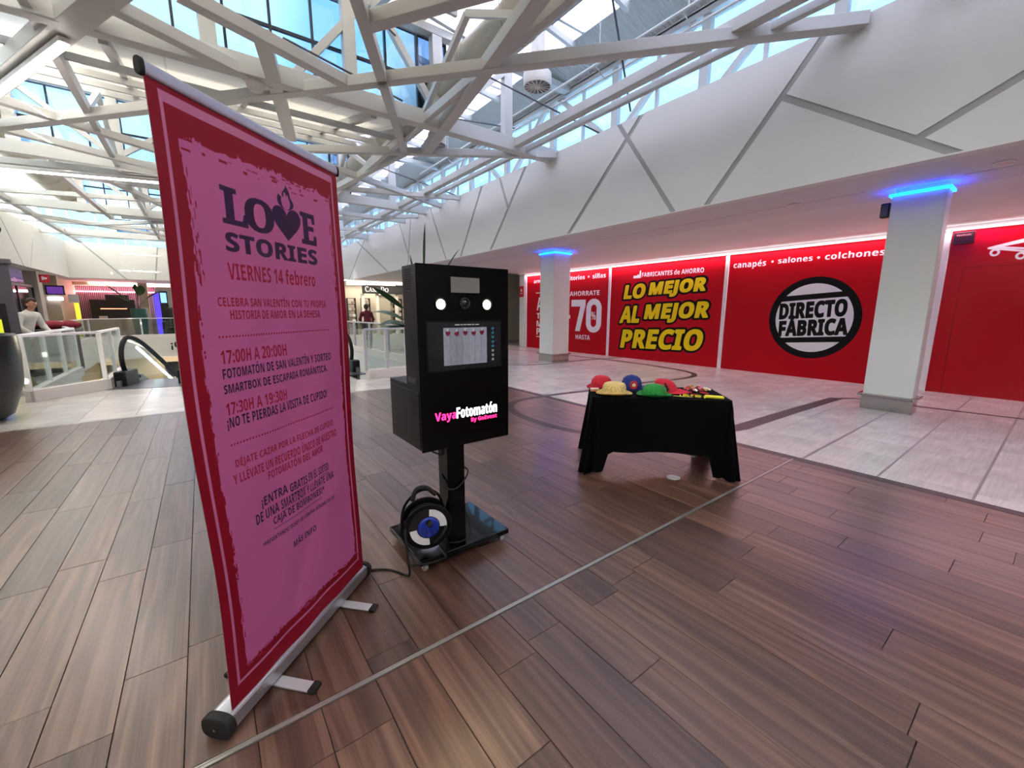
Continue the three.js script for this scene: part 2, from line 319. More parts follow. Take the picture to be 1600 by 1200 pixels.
      poly([[-1.08, 2.56], [-0.6, 2.68], [0.6, 2.62], [0.2, 2.44], [-0.62, 2.46]]); poly([[-1.0, 2.57], [-0.6, 2.64], [0.5, 2.59], [0.15, 2.48], [-0.6, 2.5]]);
      for (const [z, y] of [[-1.0, 2.48], [-0.7, 2.4], [0.1, 2.37]]) { g.beginPath(); g.arc(X(z), Y(y), 15, 0, 7); g.stroke(); }
    },
  ];
  for (let k = 0; k < 4; k++) {
    const z0 = JOINTS[k], z1 = JOINTS[k + 1];
    const m = part('red_panel', new THREE.BoxGeometry(z1 - z0 - 0.09, LEDY, 0.03), [0, 1, 2, 3].map(() => M.red).concat(new THREE.MeshPhysicalMaterial({ map: panelTex(k, prints[k]), roughness: k === 3 ? 0.26 : 0.5, specularIntensity: k === 3 ? 0.7 : 0.3 }), M.red), wallR,
      { label: ['red panel printed AHORRATE and 70 percent', 'red panel with yellow comic lettering', 'red panel with round black and white emblem', 'glossy red door panel with white bed outline'][k] });
    m.rotation.y = -Math.PI / 2; m.position.set(WX + 0.02, LEDY / 2, (z0 + z1) / 2);
  }
  for (const z of JOINTS.slice(0, 4)) part('joint_strip', rbox(WX - 0.03, WX + 0.04, 0, LEDY - 0.02, z - 0.045, z + 0.045, 0.008), std(0xe9e4e6, 0.4), wallR);
  part('end_post', rbox(WX - 0.04, WX + 0.3, 0, LEDY + 0.1, JOINTS[0] - 0.42, JOINTS[0] - 0.06, 0.01), M.white, wallR);
  part('header', [box(WX - 0.02, WX + 0.35, LEDY + 0.05, SY, JOINTS[0] - 0.42, JOINTS[4])], M.white, wallR);
}
// white light line along the head of the red wall
{
  const led = single('led_line', 'bright white light line along the top of the red shop wall', 'light', rbox(WX - 0.06, WX - 0.005, LEDY + 0.005, LEDY + 0.032, JOINTS[0] - 0.05, JOINTS[4], 0.008), glow(0xffeaf2, 0.9));
  const l = new THREE.RectAreaLight(0xffd9e8, 34 * LAMP, JOINTS[4] - JOINTS[0], 0.028); l.name = 'wall_led'; l.position.set(WX - 0.075, LEDY + 0.012, (JOINTS[0] + JOINTS[4]) / 2); l.lookAt(WX - 0.5, LEDY - 1.0, (JOINTS[0] + JOINTS[4]) / 2); scene.add(l);
}
const soffit = structure('ceiling_right', 'low soffit over the walkway beside the red wall');
part('soffit_board', [box(SX + 0.02, 8.72, SY, SY + 0.12, -34, 2.6), box(8.7, 17, SY, SY + 0.12, -34, JOINTS[0] - 0.42), box(WX + 0.3, 17, SY, SY + 0.12, JOINTS[0] - 0.42, 2.6)], M.soffit, soffit);
part('sloped_board', new THREE.ExtrudeGeometry(shapeOf([[8.72, SY], [8.72, SY + 0.1], [WX + 0.35, LEDY + 0.24], [WX + 0.35, LEDY + 0.12], [WX - 0.02, LEDY + 0.09]]), { depth: 2.6 - JOINTS[0] + 0.42, bevelEnabled: false }).translate(0, 0, JOINTS[0] - 0.42), M.white, soffit);
part('soffit_joint', [box(8.02, 8.035, SY - 0.002, SY + 0.01, -14, -9.6), box(8.02, 8.035, SY - 0.002, SY + 0.01, -8.7, -2.1), box(8.02, 8.035, SY - 0.002, SY + 0.01, -1.1, 2.6)], M.seam, soffit);
for (const [x, z] of [[8.0, -3.0], [7.75, -0.75], [7.9, -7.4]]) {
  const t = thing('downlight', 'round recessed downlight, unlit, in the soffit ' + (z < -7 ? 'nearer the far pillar' : z < -2 ? 'left of the near pillar' : 'right of the near pillar'), 'downlight', [x, SY, z]);
  part('trim_ring', lathe([[0.075, 0], [0.1, 0], [0.104, -0.008], [0.085, -0.018], [0.074, -0.012], [0.075, 0]], 24), M.white, t);
  part('lens', cyl(0.073, 0.073, 0.012, 24).translate(0, -0.006, 0), std(0xb5b3b0, 0.3), t);
}
// the tall white fascia with its slanting grooves
const ev = new Evaluator(); ev.useGroups = false;
function grooved(parent, x0, x1, y0, y1, z0, z1, grooves, along, gw) {
  let b = new Brush(box(x0, x1, y0, y1, z0, z1)); b.updateMatrixWorld();
  for (const [a0, h0, a1, h1] of grooves) {
    const d = Math.hypot(a1 - a0, h1 - h0), k = 0.02 / d;
    const A = along === 'z' ? [(x0 + x1) / 2, h0 + (h0 - h1) * k, a0 + (a0 - a1) * k] : [a0, h0, (z0 + z1) / 2], Bp = along === 'z' ? [(x0 + x1) / 2, h1, a1] : [a1, h1, (z0 + z1) / 2];
    const g = along === 'z' ? new THREE.BoxGeometry(0.4, gw, d + 0.02) : new THREE.BoxGeometry(d + 0.02, gw, 0.4);
    if (along === 'z') g.rotateX(-Math.atan2(Bp[1] - A[1], Bp[2] - A[2])); else g.rotateZ(Math.atan2(Bp[1] - A[1], Bp[0] - A[0]));
    g.translate((A[0] + Bp[0]) / 2, (A[1] + Bp[1]) / 2, (A[2] + Bp[2]) / 2);
    const c = new Brush(g); c.updateMatrixWorld(); b = ev.evaluate(b, c, SUBTRACTION); b.updateMatrixWorld();
  }
  return part('fascia_panel', b.geometry, M.plaster, parent);
}
const fasR = structure('wall_fascia_right', 'tall white fascia with slanting grooves above the right soffit');
const GR = [[-5.95, 5.3, -4.39, 3.1], [-4.98, 5.3, -7.2, 3.1], [-2.3, 5.2, -3.96, 3.1], [-2.9, 4.47, -0.72, 3.0], [-1.38, 3.46, -0.3, 4.0], [-10.47, 5.3, -12.05, 3.1], [-9.9, 5.3, -9.39, 4.18], [-8.42, 5.3, -10.35, 3.1], [-14.2, 5.3, -12.9, 3.1], [-17.1, 5.3, -15.75, 3.1], [-15.67, 5.3, -16.3, 3.1], [-20.8, 5.3, -24.8, 3.1], [-23.3, 5.3, -18.2, 3.1]];
grooved(fasR, SX, SX + 0.012, SY, FT, -33, 2.8, GR, 'z', 0.085);
part('fascia_backing', box(SX + 0.012, SX + 0.16, SY, FT - 0.005, -33, 2.8), M.seam, fasR);
part('fascia_ledge', box(SX + 0.16, 7.7, FT - 0.25, FT - 0.1, -33, 2.8), M.white, fasR);
part('fascia_edge', box(SX - 0.006, SX + 0.16, SY - 0.02, SY, -33, 2.8), M.plaster, fasR);

// ---- two white pillars with blue light crowns
function pillar(z0, z1, label, x0 = 8.2, x1 = 8.82) {
  const t = thing('pillar', label, 'pillar', [(x0 + x1) / 2, 0, (z0 + z1) / 2]), w = (x1 - x0) / 2, d = (z1 - z0) / 2, top = SY - 0.09;
  part('shaft', rbox(-w, w, 0.2, top, -d, d, 0.012), std(0xd4d6d2, 0.55), t);
  const base = part('mirror_base', rbox(-w - 0.012, w + 0.012, 0, 0.2, -d - 0.012, d + 0.012, 0.006), M.inox, t, { label: 'polished metal base' });
  const s = 0.055, r = [];
  for (const [a, b, c, e] of [[-w - s, w + s, -d - s, -d - 0.004], [-w - s, w + s, d + 0.004, d + s], [-w - s, -w - 0.004, -d, d], [w + 0.004, w + s, -d, d]]) r.push(rbox(a, b, 0.205, 0.245, c, e, 0.008));
  part('bump_rail', r, M.inox, t, { label: 'polished metal rail round the base' });
  part('neck', box(-w + 0.03, w - 0.03, top, SY, -d + 0.03, d - 0.03), M.white, t);
  const e = 0.03;
  part('blue_light_strip', [box(-w - e, w + e, top - 0.008, top + 0.028, -d - e, -d - 0.002), box(-w - e, w + e, top - 0.008, top + 0.028, d + 0.002, d + e), box(-w - e, -w - 0.002, top - 0.008, top + 0.028, -d, d), box(w + 0.002, w + e, top - 0.008, top + 0.028, -d, d)], glow(0x0a58ff, 4, 0x1030a0), t);
  for (const [x, z, L, ry] of [[-w - 0.018, 0, 2 * d, 1], [w + 0.018, 0, 2 * d, 1], [0, -d - 0.018, 2 * w, 0], [0, d + 0.018, 2 * w, 0]]) {
    const l = new THREE.RectAreaLight(0x0410ff, 20 * LAMP, ry ? 0.03 : L, ry ? L : 0.03); l.name = 'blue_crown'; l.position.set(x, top + 0.032, z); l.rotation.x = Math.PI / 2; t.add(l);
  }
  return t;
}
const nearPillar = pillar(-1.82, -1.245, 'near white square pillar with a blue light crown, in front of the round emblem panel', 8.2, 8.5);
pillar(-9.64, -9.04, 'far white square pillar with a blue light crown, partly hiding the 70 percent print', 8.2, 8.85);
{
  const t = thing('wall_speaker', 'small dark speaker fixed high on the near white pillar', 'speaker', [8.3, 2.96, -1.885]);
  part('body', rbox(-0.05, 0.05, -0.1, 0.1, -0.06, 0.045, 0.012), M.black, t); part('grille', rbox(-0.056, -0.048, -0.08, 0.08, -0.045, 0.03, 0.003), M.grey, t);
}
{
  const t = thing('fire_alarm', 'small red fire alarm sign on the white post left of the red wall', 'sign', [WX - 0.06, 2.3, JOINTS[0] - 0.25]);
  const tx = canvasTexture(96, 128, (g, w, h) => { g.fillStyle = '#c3122b'; g.fillRect(0, 0, w, h); g.fillStyle = '#f4eef0'; g.beginPath(); g.arc(50, 48, 20, 0, 7); g.fill(); g.fillRect(22, 84, 52, 9); });
  const m = part('board', new RoundedBoxGeometry(0.3, 0.44, 0.02, 2, 0.006), std(0xc3122b, 0.4), t); m.rotation.y = -Math.PI / 2;
  const f = part('print', new THREE.PlaneGeometry(0.27, 0.4), std(0xffffff, 0.5, { map: tx }), t); f.rotation.y = -Math.PI / 2; f.position.x = -0.0115;
}
{
  const t = thing('shop_plaque', 'small dark plaque at the top corner of the glossy red door panel', 'sign', [WX - 0.02, 2.76, -1.36]);
  part('board', rbox(-0.03, 0, -0.1, 0.11, -0.13, 0.13, 0.006), std(0x350b16, 0.35), t);
  const tx = canvasTexture(256, 64, (g, w, h) => { g.fillStyle = '#350b16'; g.fillRect(0, 0, w, h); g.fillStyle = '#a06a74'; for (let i = 0; i < 8; i++) g.fillRect(24 + i * 26, 18 + (i % 3) * 3, 17, 26); });
  const f = part('print', new THREE.PlaneGeometry(0.22, 0.055), std(0xffffff, 0.5, { map: tx }), t); f.rotation.y = -Math.PI / 2; f.position.set(-0.0315, 0.055, 0);
}
// alcove wall beyond the red wall, and the shop row at its end
const alcove = structure('wall_alcove', 'plain beige wall beyond the red shop wall');
part('wall_board', [box(8.6, 16.3, 0, SY, -16.4, -16.1), box(16, 16.3, 0, SY, -16.1, -13.4), box(11.3, 16.3, 0, SY, -13.75, -13.5)], std(0xb3ab9c, 0.75), alcove);
part('skirting', box(8.6, 16, 0, 0.13, -16.1, -16.07), std(0x8b8478, 0.5), alcove);

// ------------------------------------------------------------------ ROOF: web of square tubes, glazed cross trusses, sloping roof fields, ducts
const LX = -5.3, CH = 4.9;                                     // left fascia plane, underside of the lower chords
const roof = structure('ceiling', 'white steel roof with a web of square tubes, glazed trusses and sloping fields');
// lower web, all at one level: [x0, z0, x1, z1, width, height]
const WEB = [
  [-3.6, -13.7, 6.86, -2.02, 0.17, 0.15], [-5.3, -9.2, -0.36, -12.51, 0.15, 0.14], [-0.36, -12.51, 2.4, -14.36, 0.15, 0.14], [-2.9, -7.68, -1.0, -7.82, 0.18, 0.16], [-3.6, -13.4, -0.05, -6.0, 0.3, 0.2], [-0.05, -6.0, 1.0, -3.6, 0.3, 0.2],
  [-0.49, -7.1, 1.22, -8.01, 0.16, 0.15], [0.17, -6.42, 2.16, -7.22, 0.16, 0.15], [0.99, -6.72, 1.84, -10.05, 0.2, 0.16], [1.66, -5.1, 3.98, -9.33, 0.15, 0.15], [1.98, -5.71, 3.6, -3.28, 0.17, 0.16],
  [3.3, -3.5, 4.37, -9.1, 0.2, 0.17], [0.6, -11.5, 6.82, -7.52, 0.14, 0.14], [3.99, -9.38, 2.6, -19.4, 0.14, 0.14], [0.3, -10.15, 6.88, -13.25, 0.14, 0.14], [-1.2, -14.75, 6.84, -11.95, 0.12, 0.13],
  [-3.4, -24.4, 6.87, -15.08, 0.12, 0.13], [-4.2, -16.0, 6.86, -16.3, 0.12, 0.13], [-2.0, -21.8, 6.81, -18.59, 0.12, 0.13], [-5.3, -11.4, 2.0, -15.4, 0.14, 0.14], [-5.3, -15.9, 3.4, -14.0, 0.14, 0.14], [-5.3, -19.4, 3.6, -16.5, 0.12, 0.13],
  [-2.57, -15.7, -2.33, -22.18, 0.14, 0.13], [-1.84, -15.34, -0.2, -20.0, 0.14, 0.13], [-5.1, -24.4, 5.0, -23.2, 0.12, 0.13], [-0.2, -20.0, 3.0, -27.4, 0.12, 0.13], [-4.6, -28.6, 6.8, -24.3, 0.12, 0.12], [-5.2, -22.6, 4.0, -29.8, 0.12, 0.12], [1.0, -30.9, 6.8, -27.0, 0.12, 0.12],
];
WEB.forEach(([a, b, c, d, w, h], i) => part('beam', beam([a, CH + h / 2 + (i % 3) * 0.004, b], [c, CH + h / 2 + (i % 3) * 0.004, d], w, h, 0.008), M.steel, roof));
part('edge_chord', [beam([5.85, CH + 0.16, -31], [5.85, CH + 0.16, 2.8], 0.16, 0.16, 0.01), beam([6.12, CH + 0.1, -31], [6.12, CH + 0.1, 2.8], 0.09, 0.1, 0.01)], M.steel, roof);
part('edge_chord', beam([-4.6, CH + 0.14, -31], [-4.6, CH + 0.14, 2.8], 0.16, 0.16, 0.01), M.steel, roof);

// cross trusses with clerestory glazing above the lower chord, every 6.6 m
const TZ = [5.4, -1.2, -7.8, -14.4, -21.0, -27.6], SILL = 5.17, HEAD = 6.5, TX0 = -2.9, TX1 = 4.3, FX1 = 3.7;   // the roof fields stop at FX1, beside the big duct
function truss(z, detailed) {
  part('truss_chord', [beam([LX, CH + 0.14, z], [7.4, CH + 0.14, z], 0.2, 0.27, 0.01), beam([LX, HEAD + 0.07, z], [7.4, HEAD + 0.07, z], 0.18, 0.14, 0.01)], M.steel, roof);
  const posts = [-4.9, -2.9, -1.2, 0.48, 2.42, 4.02, 5.65];
  for (const x of posts) part('truss_post', beam([x, SILL, z], [x, HEAD, z], 0.16, 0.2, 0.008), M.steel, roof);
  const diag = detailed ? [[2.55, 6.35, 1.45, 5.0], [3.1, 6.38, 4.1, 5.05], [-1.2, 5.2, 0.4, 6.4], [-2.8, 6.4, -1.3, 5.2], [5.6, 6.4, 4.1, 5.2]] : [[2.3, 6.4, 0.6, 5.2], [2.5, 6.4, 3.9, 5.2], [-1.2, 5.2, 0.4, 6.4], [-2.8, 6.4, -1.3, 5.2], [5.6, 6.4, 4.1, 5.2]];
  for (const [a, b, c, d] of diag) part('truss_brace', beam([a, b, z + 0.02], [c, d, z + 0.02], 0.11, 0.11, 0.006), M.steel, roof);
  // glazing just behind the truss
  const g = structure(`window_${TZ.indexOf(z) + 1}`, 'clerestory glazing of a cross truss'), zz = z - 0.16;
  part('pane', box(TX0, TX1, SILL - 0.05, HEAD + 0.05, zz - 0.004, zz), M.tinted, g);
  const m = [];
  for (let x = TX0; x <= TX1 + 0.01; x += 0.6) m.push(box(x - 0.017, x + 0.017, SILL - 0.05, HEAD + 0.05, zz - 0.03, zz + 0.03));
  for (const y of [SILL - 0.03, 5.78, HEAD + 0.02]) m.push(box(TX0, TX1, y - 0.02, y + 0.02, zz - 0.028, zz + 0.028));
  part('mullion', m, M.darkFrame, g);
}
TZ.forEach((z) => truss(z, z === -7.8));
// sloping roof fields rising from the foot of one truss to the head of the next; white liner sheets with seams
const sheetTex = dataTexture(256, 256, (u, v, o) => { const k = 226 + 8 * (fbm(u * 6, v * 6, 3, 6, 6) - 0.5) - (Math.abs((v * 4) % 1 - 0.5) > 0.485 ? 30 : 0) - (Math.abs((u * 2) % 1 - 0.5) > 0.49 ? 22 : 0); o[0] = k; o[1] = k - 2; o[2] = k - 6; });
const rib = (n, amp) => dataTexture(256, 4, (u, v, o) => { const k = 127 + amp * Math.sign(Math.sin(u * n * 6.283)); o[0] = o[1] = o[2] = k; }, false);
const ribBump = rib(16, 110);
const liner = phys(0xeff0f0, 0.9, { map: sheetTex, transmission: 0.33, thickness: 0 });  // translucency added so the fields pass daylight and light the hall evenly
const translucent = phys(0xf0f0ee, 0.95, { transmission: 0.38, thickness: 0 }), frosted = phys(0xdde1ee, 0.95, { transmission: 0.44, thickness: 0 });
const TL0 = -1.25;   // left of this line the roof fields are translucent sheets
const zinc = std(0xd9d7d0, 0.5);
for (let i = 0; i < TZ.length; i++) {
  const z0 = TZ[i] - 0.18, z1 = i + 1 < TZ.length ? TZ[i + 1] + 0.1 : -31.2, y0 = SILL - 0.1, y1 = HEAD + 0.14;
  const w = FX1 - TL0, L = Math.hypot(z0 - z1, y1 - y0), g = new THREE.BoxGeometry(w, 0.1, L, 1, 1, 1);
  for (let k = 0; k < 5; k++) part('translucent_sheet', new THREE.BoxGeometry(TL0 - TX0, 0.02, L / 5 - 0.03).translate(0, 0, L * (0.1 + k / 5 - 0.5)).rotateX(Math.atan2(y1 - y0, z0 - z1)).translate((TX0 + TL0) / 2, (y0 + y1) / 2, (z0 + z1) / 2), translucent, roof);
  const uv = g.attributes.uv; for (let k = 0; k < uv.count; k++) uv.setXY(k, uv.getX(k) * w / 2.4, uv.getY(k) * L / 2.4);
  g.rotateX(Math.atan2(y1 - y0, z0 - z1)).translate((TL0 + FX1) / 2, (y0 + y1) / 2, (z0 + z1) / 2);
  part('roof_field', g, liner, roof);
  const rafters = []; for (let x = TX0 + 0.5; x < FX1; x += 1.75) rafters.push(beam([x, y0 - 0.1, z0], [x, y1 - 0.12, z1], 0.1, 0.14));
  for (const r of rafters) part('rafter', r, M.steel, roof);
  for (const f of [0.2, 0.4, 0.6, 0.8]) { const zz = z0 + (z1 - z0) * f, yy = y0 + (y1 - y0) * f - 0.24; part('purlin', beam([TX0, yy, zz], [FX1, yy, zz], 0.06, 0.1), M.steel, roof); }
  if (i + 1 < TZ.length) for (const x of [FX1 + 0.02, -1.25]) for (const f of [0, 0.5]) { const za = TZ[i] + (TZ[i + 1] - TZ[i]) * f, zb = TZ[i] + (TZ[i + 1] - TZ[i]) * (f + 0.25), yb = y0 + (y1 - y0) * (f + 0.25) - 0.3; part('lattice_brace', beam([x, CH + 0.2, za], [x, yb, zb], 0.09, 0.09), M.steel, roof); part('lattice_brace', beam([x, yb, zb], [x, CH + 0.2, za + (TZ[i + 1] - TZ[i]) * 0.5], 0.09, 0.09), M.steel, roof); }
  if (i + 1 < TZ.length) for (const x of [FX1 + 0.02, -1.25]) part('lattice_chord', beam([x, CH + 0.12, TZ[i] - 0.1], [x, CH + 0.12, TZ[i + 1] + 0.1], 0.1, 0.14), M.steel, roof);
  part('cheek', [new THREE.ExtrudeGeometry(shapeOf([[-z0, y0], [-z1, y1 - 0.02], [-z1, 6.9], [-z0, 6.9]]), { depth: 0.06, bevelEnabled: false }).rotateY(Math.PI / 2).translate(FX1, 0, 0), new THREE.ExtrudeGeometry(shapeOf([[-z0, y0], [-z1, y1 - 0.02], [-z1, 6.9], [-z0, 6.9]]), { depth: 0.06, bevelEnabled: false }).rotateY(Math.PI / 2).translate(TX0 - 0.06, 0, 0)], zinc, roof);
}
part('roof_field', [box(TX0 - 0.06, FX1 + 0.06, HEAD + 0.12, HEAD + 0.24, 5.1, 8.2), box(FX1, FX1 + 0.06, HEAD + 0.2, 6.9, 5.1, 8.2), box(TX0 - 0.06, TX0, HEAD + 0.2, 6.9, 5.1, 8.2)], zinc, roof);
// flat side aisles of the roof: frosted panels on the right with rafters, translucent ones on the left added to brighten the hall
for (const [x0, x1] of [[FX1 + 0.06, 6.5], [LX - 0.9, TX0 - 0.06]]) for (let z = -31.3; z < 7.9; z += 1.31) part('translucent_panel', box(x0, x1, 6.78, 6.8, z + 0.01, Math.min(8, z + 1.3)), x0 > 0 ? frosted : translucent, roof);
for (const [x0, x1] of [[FX1 + 0.06, 6.5], [LX - 0.9, TX0 - 0.06]]) for (let z = -31.3; z < 8; z += 1.31) part('panel_bar', box(x0, x1, 6.76, 6.83, z - 0.025, z + 0.025), M.steel, roof);
const ribbed = std(0xbdbab4, 0.55, { bumpMap: ribBump, bumpScale: 0.02 });
{
  const g = new THREE.BoxGeometry(1.3, 0.05, 39.3); const uv = g.attributes.uv; for (let k = 0; k < uv.count; k++) uv.setXY(k, uv.getY(k) * 39.3 / 0.9, uv.getX(k));
  part('ribbed_eave', g.rotateZ(-0.2).translate(7.12, 6.7, -11.65), ribbed, roof);
  for (let z = -30; z < 2.6; z += 1.32) part('aisle_rafter', beam([FX1, 6.7, z], [6.55, 6.72, z - 0.5], 0.08, 0.12), M.steel, roof);
  part('aisle_purlin', [5.1, 5.8].map((x) => beam([x, 6.76, -31], [x, 6.76, 2.6], 0.03, 0.03)), M.grey, roof);
}
// right clerestory
{
  const CX = 7.5, g = structure('window_7', 'right clerestory glazing with white posts and braces');
  part('pane', box(CX + 0.1, CX + 0.104, FT - 0.12, 6.56, -31.2, 2.7), M.tinted, g);
  const PZ = []; for (let z = -4.45; z > -31; z -= 1.96) PZ.push(z); PZ.push(-2.49, -0.53, 1.43);
  for (const z of PZ) part('post', beam([CX, FT - 0.1, z], [CX, 6.52, z], 0.16, 0.12, 0.008), M.steel, g);
  part('slim_post', PZ.map((z) => beam([CX + 0.04, FT - 0.1, z - 0.98], [CX + 0.04, 6.52, z - 0.98], 0.06, 0.06)), M.steel, g);
  PZ.forEach((z, i) => part('brace', i % 2 ? beam([CX - 0.03, FT, z], [CX - 0.03, 6.5, z - 1.7], 0.1, 0.1) : beam([CX - 0.03, 6.5, z - 0.2], [CX - 0.03, FT, z - 1.9], 0.1, 0.1), M.steel, g));
  part('head_rail', [beam([CX, 6.53, -31.2], [CX, 6.53, 2.7], 0.2, 0.12), beam([CX, FT + 0.02, -31.2], [CX, FT + 0.02, 2.7], 0.1, 0.1)], M.steel, g);
  part('outer_eave', box(CX - 0.1, CX + 0.3, 6.56, 6.9, -31.3, 8), M.white, roof);
  part('outer_sill', box(CX - 0.1, CX + 0.3, 4.6, FT - 0.11, -31.3, 8), M.white, roof);
}
// pipes and tie rods
part('pipe', [tube([[6.5, 6.1, -14], [6.5, 6.1, 2.6]], 0.022, 1), tube([[6.75, 5.95, -14], [6.75, 5.95, 2.6]], 0.022, 1), ...[-12, -9, -6, -4.2, -2.4].map((z) => rod([6.5, 6.1, z], [6.5, 6.78, z], 0.012)), ...[-12, -9, -6, -4.2, -2.4].map((z) => rod([6.75, 5.95, z - 0.1], [6.5, 6.1, z - 0.1], 0.012))], M.steel, roof);
for (const [a, b] of [[[3.9, 6.6, -3.9], [6.6, 5.05, -5.3]], [[4.1, 5.1, -7.6], [7.3, 6.3, -9.6]], [[4.3, 6.4, -8.0], [7.3, 5.1, -6.4]], [[1.2, 6.1, -6.3], [3.2, 6.2, -7.7]], [[1.4, 5.5, -7.6], [3.2, 5.1, -7.5]], [[3.9, 6.3, -14.2], [7.2, 5.2, -12.6]]]) part('tie_rod', rod(a, b, 0.016), M.grey, roof);
// ducts
function duct(label, x, y, r, z0, z1, open) {
  const t = thing('air_duct', label, 'duct', [x, y, z1]), L = z1 - z0;
  part('pipe', [cyl(r, r, L, 40).rotateX(Math.PI / 2).translate(0, 0, -L / 2)], M.duct, t);
  const rings = []; for (let k = 0.4; k < L - 0.1; k += 1.32) for (const d of [0, 0.07, 0.14]) rings.push(new THREE.TorusGeometry(r + 0.002, 0.012, 6, 40).translate(0, 0, -k - d));
  part('seam_ring', rings, M.duct, t);
  for (let k = 1; k < L; k += 3.3) part('hanger', rod([0, r, -k], [0, Math.max(r + 0.02, 6.78 - y), -k], 0.012, 6), M.steel, t);
  return t;
}
duct('thick beige air duct running along the right side under the roof', 4.2, 5.72, 0.31, -24, 1.6);
duct('beige air duct along the left side of the roof, above the striped light line', -3.7, 6.1, 0.45, -26, -2);
{
  const t = thing('air_duct', 'short blunt end of a beige air duct at the top of the picture', 'duct', [2.0, 6.02, -6.0]);
  part('pipe', lathe([[0.0, 0], [0.34, 0.02], [0.4, 0.09], [0.42, 0.18], [0.42, 3.8], [0.4, 3.8]], 40).rotateX(Math.PI / 2).translate(0, 0, -0.35), M.duct, t);
  for (const k of [0.6, 2.4]) part('hanger', rod([0, 0.3, k], [0, 0.75, k], 0.012), M.steel, t);
}
// round swirl diffusers hanging below the right duct
function diffuser(label, x, y, z, r, H) {
  const t = thing('air_diffuser', label, 'diffuser', [x, y, z]);
  part('drum', lathe([[r * 0.96, 0], [r, 0.02], [r, 0.2], [r * 0.8, 0.26], [r * 0.5, Math.min(0.3, H - 0.02)], [r * 0.5, H]], 32), std(0xcfccc4, 0.5), t);
  part('face_plate', cyl(r * 0.96, r * 0.96, 0.012, 32).translate(0, 0.004, 0), std(0x6d6a66, 0.6), t);
  const bl = []; for (let k = 0; k < 16; k++) bl.push(box(r * 0.22, r * 0.9, -0.012, 0, -0.012, 0.012).rotateX(0.5).rotateY(k * Math.PI / 8));
  bl.push(cyl(r * 0.2, r * 0.2, 0.02, 20).translate(0, -0.006, 0), new THREE.TorusGeometry(r * 0.95, 0.012, 6, 32).rotateX(Math.PI / 2));
  part('blades', bl, std(0xd6d3cc, 0.5), t);
}
diffuser('round swirl air diffuser just above the meeting point of two thick dark beams', 4.56, 5.1, -8.9, 0.2, 0.4);
diffuser('larger round swirl air diffuser hanging right of the thick diagonal beam', 5.45, 5.6, -6.55, 0.26, 0.9);
{
  const t = thing('ceiling_lamp', 'small white round-bottomed ceiling lamp in front of the beams above the banner', 'lamp', [1.02, 4.78, -7.9]);
  part('shade', lathe([[0, 0], [0.08, 0.01], [0.12, 0.06], [0.13, 0.16], [0.125, 0.2]], 24), M.white, t); part('stem', cyl(0.02, 0.02, 0.3).translate(0, 0.3, 0), M.steel, t);
}
// thin rod with pegs beside the banner top
{
  const m = part('peg_rod', beam([-0.45, 6.3, -7.7], [-0.25, 4.9, -9.6], 0.045, 0.06), std(0x8e8a88, 0.6), roof);
  for (let k = 0; k < 8; k++) { const f = k / 8; part('peg', rod([-0.45 + 0.2 * f, 6.3 - 1.4 * f, -7.7 - 1.9 * f], [-0.35 + 0.2 * f, 6.3 - 1.4 * f, -7.7 - 1.9 * f], 0.007, 6), M.steel, m); }
}
// LED lines under the web
function ledLine(label, a, b, w, k) {
  const A = V(...a), B = V(...b), c = A.clone().add(B).multiplyScalar(0.5), L = A.distanceTo(B);
  const t = thing('led_line', label, 'light', c.toArray(), Math.atan2(B.x - A.x, B.z - A.z));
  part('profile', rbox(-w / 2 - 0.012, w / 2 + 0.012, 0.012, 0.075, -L / 2, L / 2, 0.006), M.white, t);
  part('diffuser', rbox(-w / 2, w / 2, -0.02, 0.02, -L / 2 + 0.01, L / 2 - 0.01, 0.01), glow(0xfff6ee, k), t);
  const l = new THREE.RectAreaLight(0xfff2e6, k * 1.2 * LAMP, w, L); l.name = 'led_light'; l.position.set(0, -0.025, 0); l.rotation.x = -Math.PI / 2; t.add(l);
}
ledLine('bright white LED line under the wide beam at the top left', [-2.6, CH - 0.09, -11.3], [-1.02, CH - 0.09, -8.05], 0.09, 7);
ledLine('long white LED line across the hall at the left, behind the banner', [-5.0, CH - 0.12, -15.95], [0.6, CH - 0.12, -14.35], 0.09, 5);
ledLine('added white LED line out of view above the camera, giving fill light', [-2.4, CH - 0.09, -1.5], [2.2, CH - 0.09, 1.0], 0.09, 1.2);  // added fill lamp, out of view, to raise the ambient light
ledLine('added white LED line out of view behind the camera, giving fill light', [-4.2, CH - 0.09, 2.6], [1.5, CH - 0.09, 4.6], 0.09, 3);  // second added fill lamp, unseen, for evenly lit fascia and floor

// ------------------------------------------------------------------ LEFT, FAR AND BACK SIDES of the hall
const fasL = structure('wall_fascia_left', 'white fascia on the left of the hall');
grooved(fasL, LX - 0.03, LX, SY, FT, -33, 2.8, [[-22.4, 5.3, -24.6, 3.1], [-27, 5.3, -25.2, 3.1], [-15, 5.3, -17.5, 3.1], [-20.6, 5.3, -18.6, 3.1]], 'z', 0.06);
part('fascia_backing', box(LX - 0.16, LX - 0.03, SY, FT - 0.005, -33, 2.8), M.seam, fasL);
part('upper_wall', [box(LX - 0.9, LX - 0.75, FT - 0.2, FT - 0.05, -31.3, 8), box(LX - 0.9, LX - 0.75, 6.6, 6.9, -31.3, 8), box(LX - 0.9, LX - 0.1, FT - 0.2, FT - 0.05, -31.3, 8)], M.white, fasL);
part('soffit_left', box(-13, LX - 0.02, SY, SY + 0.12, -38, 8), M.soffit, fasL);
